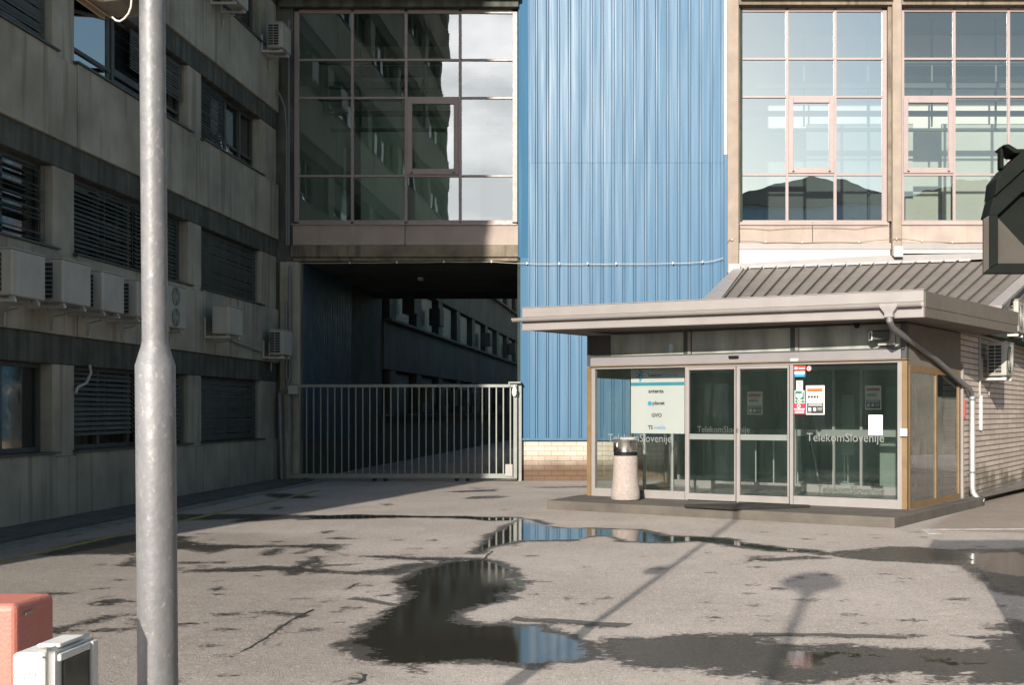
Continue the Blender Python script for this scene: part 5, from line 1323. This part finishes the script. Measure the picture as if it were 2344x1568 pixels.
# ------------------------------------------------------------------ foreground lamp post
LPY = 3.54
lp = thing('lamp_post', 'stepped galvanised steel lamp post nearest the camera, before the office block', 'lamp post', (-1.493, LPY, 0))
def lpx(z): return -1.4935 - .0085*(z-.7)
m = MB(); m.tube([(lpx(z), LPY, z) for z in (0,.4,.9,1.4,1.742)] + [(lpx(1.745), LPY, 1.745), (lpx(1.80), LPY, 1.805), (lpx(1.81), LPY, 1.815)], [.0575,.0573,.0572,.0571,.057,.0555,.0385,.0372], 40)
m.build('base_tube', mt['galv'], lp, smooth=True)
m = MB(); m.tube([(lpx(z), LPY, z) for z in (1.815, 2.5, 3.5, 5.2)], [.037,.0368,.0365,.035], 32)
m.build('upper_tube', mt['galv'], lp, smooth=True)
m = MB(); m.tube([(lpx(5.2), LPY, 5.2), (lpx(5.2), LPY, 5.26)], .045, 24); m.build('cap', mt['galv'], lp, smooth=True)
m = MB(); m.box(lpx(.5)-.012, lpx(.5)+.012, LPY-.075, LPY-.05, .02, .5); m.build('earth_strip', mt['galv'], lp)
fl = thing('floodlight', 'dark floodlight with a looped pale cable high on the near lamp post', 'floodlight', (-1.66, LPY+.02, 2.9))
c0 = at(246, 6, LPY)
m = MB()
q = [at(186,-70,LPY), at(190,4,LPY), at(206,22,LPY), at(222,14,LPY), at(262,22,LPY), at(296,18,LPY), at(318,-4,LPY), at(318,-70,LPY)]
m.prism([p - Vector((0,.07,0)) for p in q], (0,.15,0)); m.build('housing', M('brown_floodlight', (.075,.062,.038), .5, var=.3, vs=20), fl, bevel=.008)
m = MB()
for i in range(5): p = at(206 + i*17, 20 - i*2, LPY); m.box(p.x-.004, p.x+.004, LPY-.085, LPY+.09, p.z-.0, p.z+.12)
m.build('fins', mt['bronze'], fl)
m = MB(); m.tube([at(300,-110,LPY), at(340,-110,LPY)], .02, 10); m.box(c0.x-.05, c0.x+.05, LPY-.02, LPY+.02, at(0,-125,LPY).z, at(0,-68,LPY).z); m.build('bracket', mt['galv'], fl)
lo = [(299,-60),(301,0),(299.5,16),(294,30),(285,41),(275,47.5),(266,46),(257,38)]
m = MB(); sm = []
for i in range(len(lo)-1):
    for k in range(4):
        t = k/4; sm.append(at(lo[i][0]+(lo[i+1][0]-lo[i][0])*t, lo[i][1]+(lo[i+1][1]-lo[i][1])*t, LPY-.05))
m.tube(sm + [at(*lo[-1], LPY-.05)], .0028, 8); m.build('cable', mt['cable'], fl, smooth=True)

# mushroom lamp behind the photographer: only its shadow enters the picture
ml = thing('garden_lamp', 'mushroom headed lamp post whose shadow lies on the yard before the entrance', 'lamp post', (-.88, -.95, 0))
MB().tube([(-.88,-.95,0), (-.88,-.95,3.95)], [.055,.045], 20).build('pole', mt['galv'], ml, smooth=True)
MB().lathe([(.05,3.9),(.09,3.95),(.12,4.02),(.24,4.06),(.29,4.12),(.29,4.17),(.24,4.27),(.15,4.36),(.05,4.40)], (-.88,-.95,0), 32).build('head', mt['oframe'], ml, smooth=True)

# ------------------------------------------------------------------ barrier cabinet and beacon box, bottom left
CY = 2.95
cx = fx(35, CY); ctop = fz(1384, CY); cx2 = fx(100, CY+.155)
cab = thing('barrier_cabinet', 'salmon red barrier cabinet with rounded edges behind the grey signal box', 'cabinet', (cx-.2, CY+.1, 0))
m = MB()
m.prism([(cx, CY, .04), (cx+.004, CY+.19, .04), (cx-.42, CY+.19, .04), (cx-.42, CY, .04)], (0,0,ctop-.04))
m.build('body', mt['salmon'], cab, bevel=.018, seg=4)
m = MB(); m.box(cx-.43, cx+.02, CY-.01, CY+.20, 0, .038); m.build('plinth', mt['oframe'], cab)
m = MB()
def side(u, v, off=.0015):   # point on the right flank
    x = cx + .003 + off; Y = x * F / (u-1497); return Vector((x, Y, EYE + (944-v)/F*Y))
m.prism([side(58.5,1410), side(76.5,1401.5), side(76.5,1395.5), side(58.5,1403.5)], (.001,0,0)); m.build('label', mt['alu'], cab)
m = MB(); m.box(cx-.30, cx-.045, CY-.004, CY-.0005, .12, ctop-.10); dr_ = m.build('door', mt['salmon'], cab, bevel=.0015)
m = MB(); m.disc((cx-.07, CY-.0045, .75), (1,0,0), (0,0,1), .014, 18, th=.003); m.build('lock', mt['chrome'], dr_)
BY = 2.3
bx0_, bx1_ = fx(25, BY), fx(106, BY); btop = fz(1496, BY)
bxr = fx(143, BY)      # shoulder of the lens housing
bea = thing('signal_box', 'pale grey plastic signal box with a dark lens before the red cabinet', 'signal light', (bx0_+.1, BY+.1, .9))
z_b = .88
m = MB(); m.box(bx0_, bx1_-.003, BY, BY+.165, z_b, btop); bd = m.build('body', mt['grey_plastic'], bea, bevel=.010, seg=3)
m = MB(); m.box(bx1_-.0025, bx1_+.0025, BY+.003, BY+.162, z_b+.003, btop-.003); m.build('seam', mt['oframe'], bd)
# housing: tapers to the lens frame, lens looks to +X
hx1 = -1.176
V = [(bx1_+.003,BY-.0,z_b),(bx1_+.003,BY+.165,z_b),(bx1_+.003,BY+.165,btop+.004),(bx1_+.003,BY-.0,btop+.004),
     (hx1,BY+.012,z_b),(hx1,BY+.16,z_b),(hx1,BY+.16,btop-.004),(hx1,BY+.012,btop-.004)]
m = MB(); m.add(V, [(0,1,2,3)[::-1],(0,1,5,4)[::-1],(1,2,6,5)[::-1],(2,3,7,6)[::-1],(3,0,4,7)[::-1],(4,5,6,7)]); m.build('housing', mt['grey_plastic'], bea, bevel=.006, seg=3)
m = MB(); m.box(hx1+.001, hx1+.006, BY+.032, BY+.138, z_b+.01, btop-.022); ln_ = m.build('lens', mt['lens'], bea, bevel=.002)
m = MB()
m.box(hx1+.0005, hx1+.012, BY+.1385, BY+.165, z_b, btop-.004); m.box(hx1+.0005, hx1+.009, BY+.012, BY+.138, btop-.020, btop-.004); m.build('lens_frame', mt['grey_plastic'], ln_, bevel=.004)
m = MB(); m.box(bx1_-.035, bx1_+.012, BY+.03, BY+.13, btop+.0045, btop+.012); m.build('hinge', mt['grey_plastic'], bea, bevel=.003)
m = MB()
for u, v, r in ((44,1548,.012),(74,1545,.007)): p = at(u, v, BY); m.disc((p.x, BY-.0005, p.z), (1,0,0), (0,0,1), r, 24, r0=r-.0012, th=.001)
m.build('knockout', mt['ac_white'], bd)
m = MB(); p = at(102, 1490, BY); m.disc((bx1_-.006, BY-.0005, btop-.008), (1,0,0), (0,0,1), .0022, 12, th=.001); m.build('screw', mt['oframe'], bd)
m = MB(); m.tube([(bx0_+.05, BY+.1, 0), (bx0_+.05, BY+.1, z_b)], .03, 16); m.build('stand_pole', mt['galv'], bea)

# ------------------------------------------------------------------ guard booth at the right edge
GBY = 6.0
gb = thing('guard_booth', 'dark green sheet metal roof end of a guard booth with a bracket on top', 'booth', (3.0, 6.4, 0))
P_ = lambda u, v, dy=0: Vector((fx(u, GBY), GBY+dy, fz(v, GBY)))
rake_t = [P_(2282,408.5), P_(2304.6,379.4), P_(2344,342)]
apex = P_(3250, 330)
m = MB()
m.prism([P_(2277,449), P_(2282,408.5), P_(2304.6,379.4), P_(2344,342), apex, P_(3250,378), P_(2344,388)], (0,.20,0)); m.build('roof_sheet', mt['dkgreen'], gb, bevel=.006)
m = MB()
m.prism([P_(2266,491,.02), P_(2276.5,449.5,.02), P_(2344,388.5,.02), P_(3250,378.5,.02), P_(3250,428,.02), P_(2344,437.6,.02), P_(2286,492,.02)], (0,.16,0)); m.build('rake_board', mt['dkgreen'], gb, bevel=.006)
m = MB()
m.prism([P_(2265.5,491.5), P_(2285,492.5), P_(2285,602), P_(2265.5,615)], (0,.03,0)); m.prism([P_(2251,626.5), P_(2265.4,615.4), P_(2286,602.4), P_(3300,602.4), P_(3300,626.5)], (0,.03,0))
m.build('eave_frame', mt['dkgreen'], gb, bevel=.004)
m = MB(); m.prism([P_(2251,501), P_(2265,492), P_(2265,615), P_(2251,626)], (0,.02,0)); m.build('eave_strip', mt['booth_panel'], gb, bevel=.004)
m = MB(); m.prism([P_(2285.5,493,.03), P_(2344,556,.03), P_(2386,602,.03), P_(2285.5,602,.03)], (0,.02,0)); m.build('gable_panel', mt['booth_panel'], gb)  # only the sunlit part of the gable, cut along the shadow edge
m = MB(); m.prism([P_(2280,488,.07), P_(2344,430,.07), P_(3240,420,.07), P_(3300,330,.07), P_(3300,610,.07), P_(2280,610,.07)], (0,.03,0)); m.build('gable_back', mt['dkgreen'], gb)  # dark board standing in for the shadow across the gable
m = MB(); m.box(2.27, 3.95, 6.12, 6.85, .02, 2.33); m.build('wall', mt['header'], gb, bevel=.01)
m = MB(); m.box(2.5, 3.7, 6.095, 6.118, 1.0, 2.0); m.build('window', mt['dglass'], gb)
m = MB(); m.box(2.44, 3.76, 6.085, 6.118, .94, .998); m.box(2.44, 3.76, 6.085, 6.118, 2.002, 2.06); m.box(2.44, 2.498, 6.085, 6.118, .998, 2.002); m.box(3.702, 3.76, 6.085, 6.118, .998, 2.002); m.build('window_frame', mt['dkgreen'], gb)
m = MB(); m.box(2.252, 2.268, 6.25, 6.75, 1.0, 2.0); m.build('window', mt['dglass'], gb)
m = MB()
m.box(P_(2298,0).x, P_(2306,0).x, GBY+.06, GBY+.12, fz(380,GBY), fz(328,GBY)); m.prism([P_(2298,329,.02), P_(2312,326,.02), P_(2332,338,.02), P_(2400,336,.02), P_(2400,348,.02), P_(2326,348,.02)], (0,.16,0))
m.build('lamp_bracket', mt['dkgreen'], gb, bevel=.006)
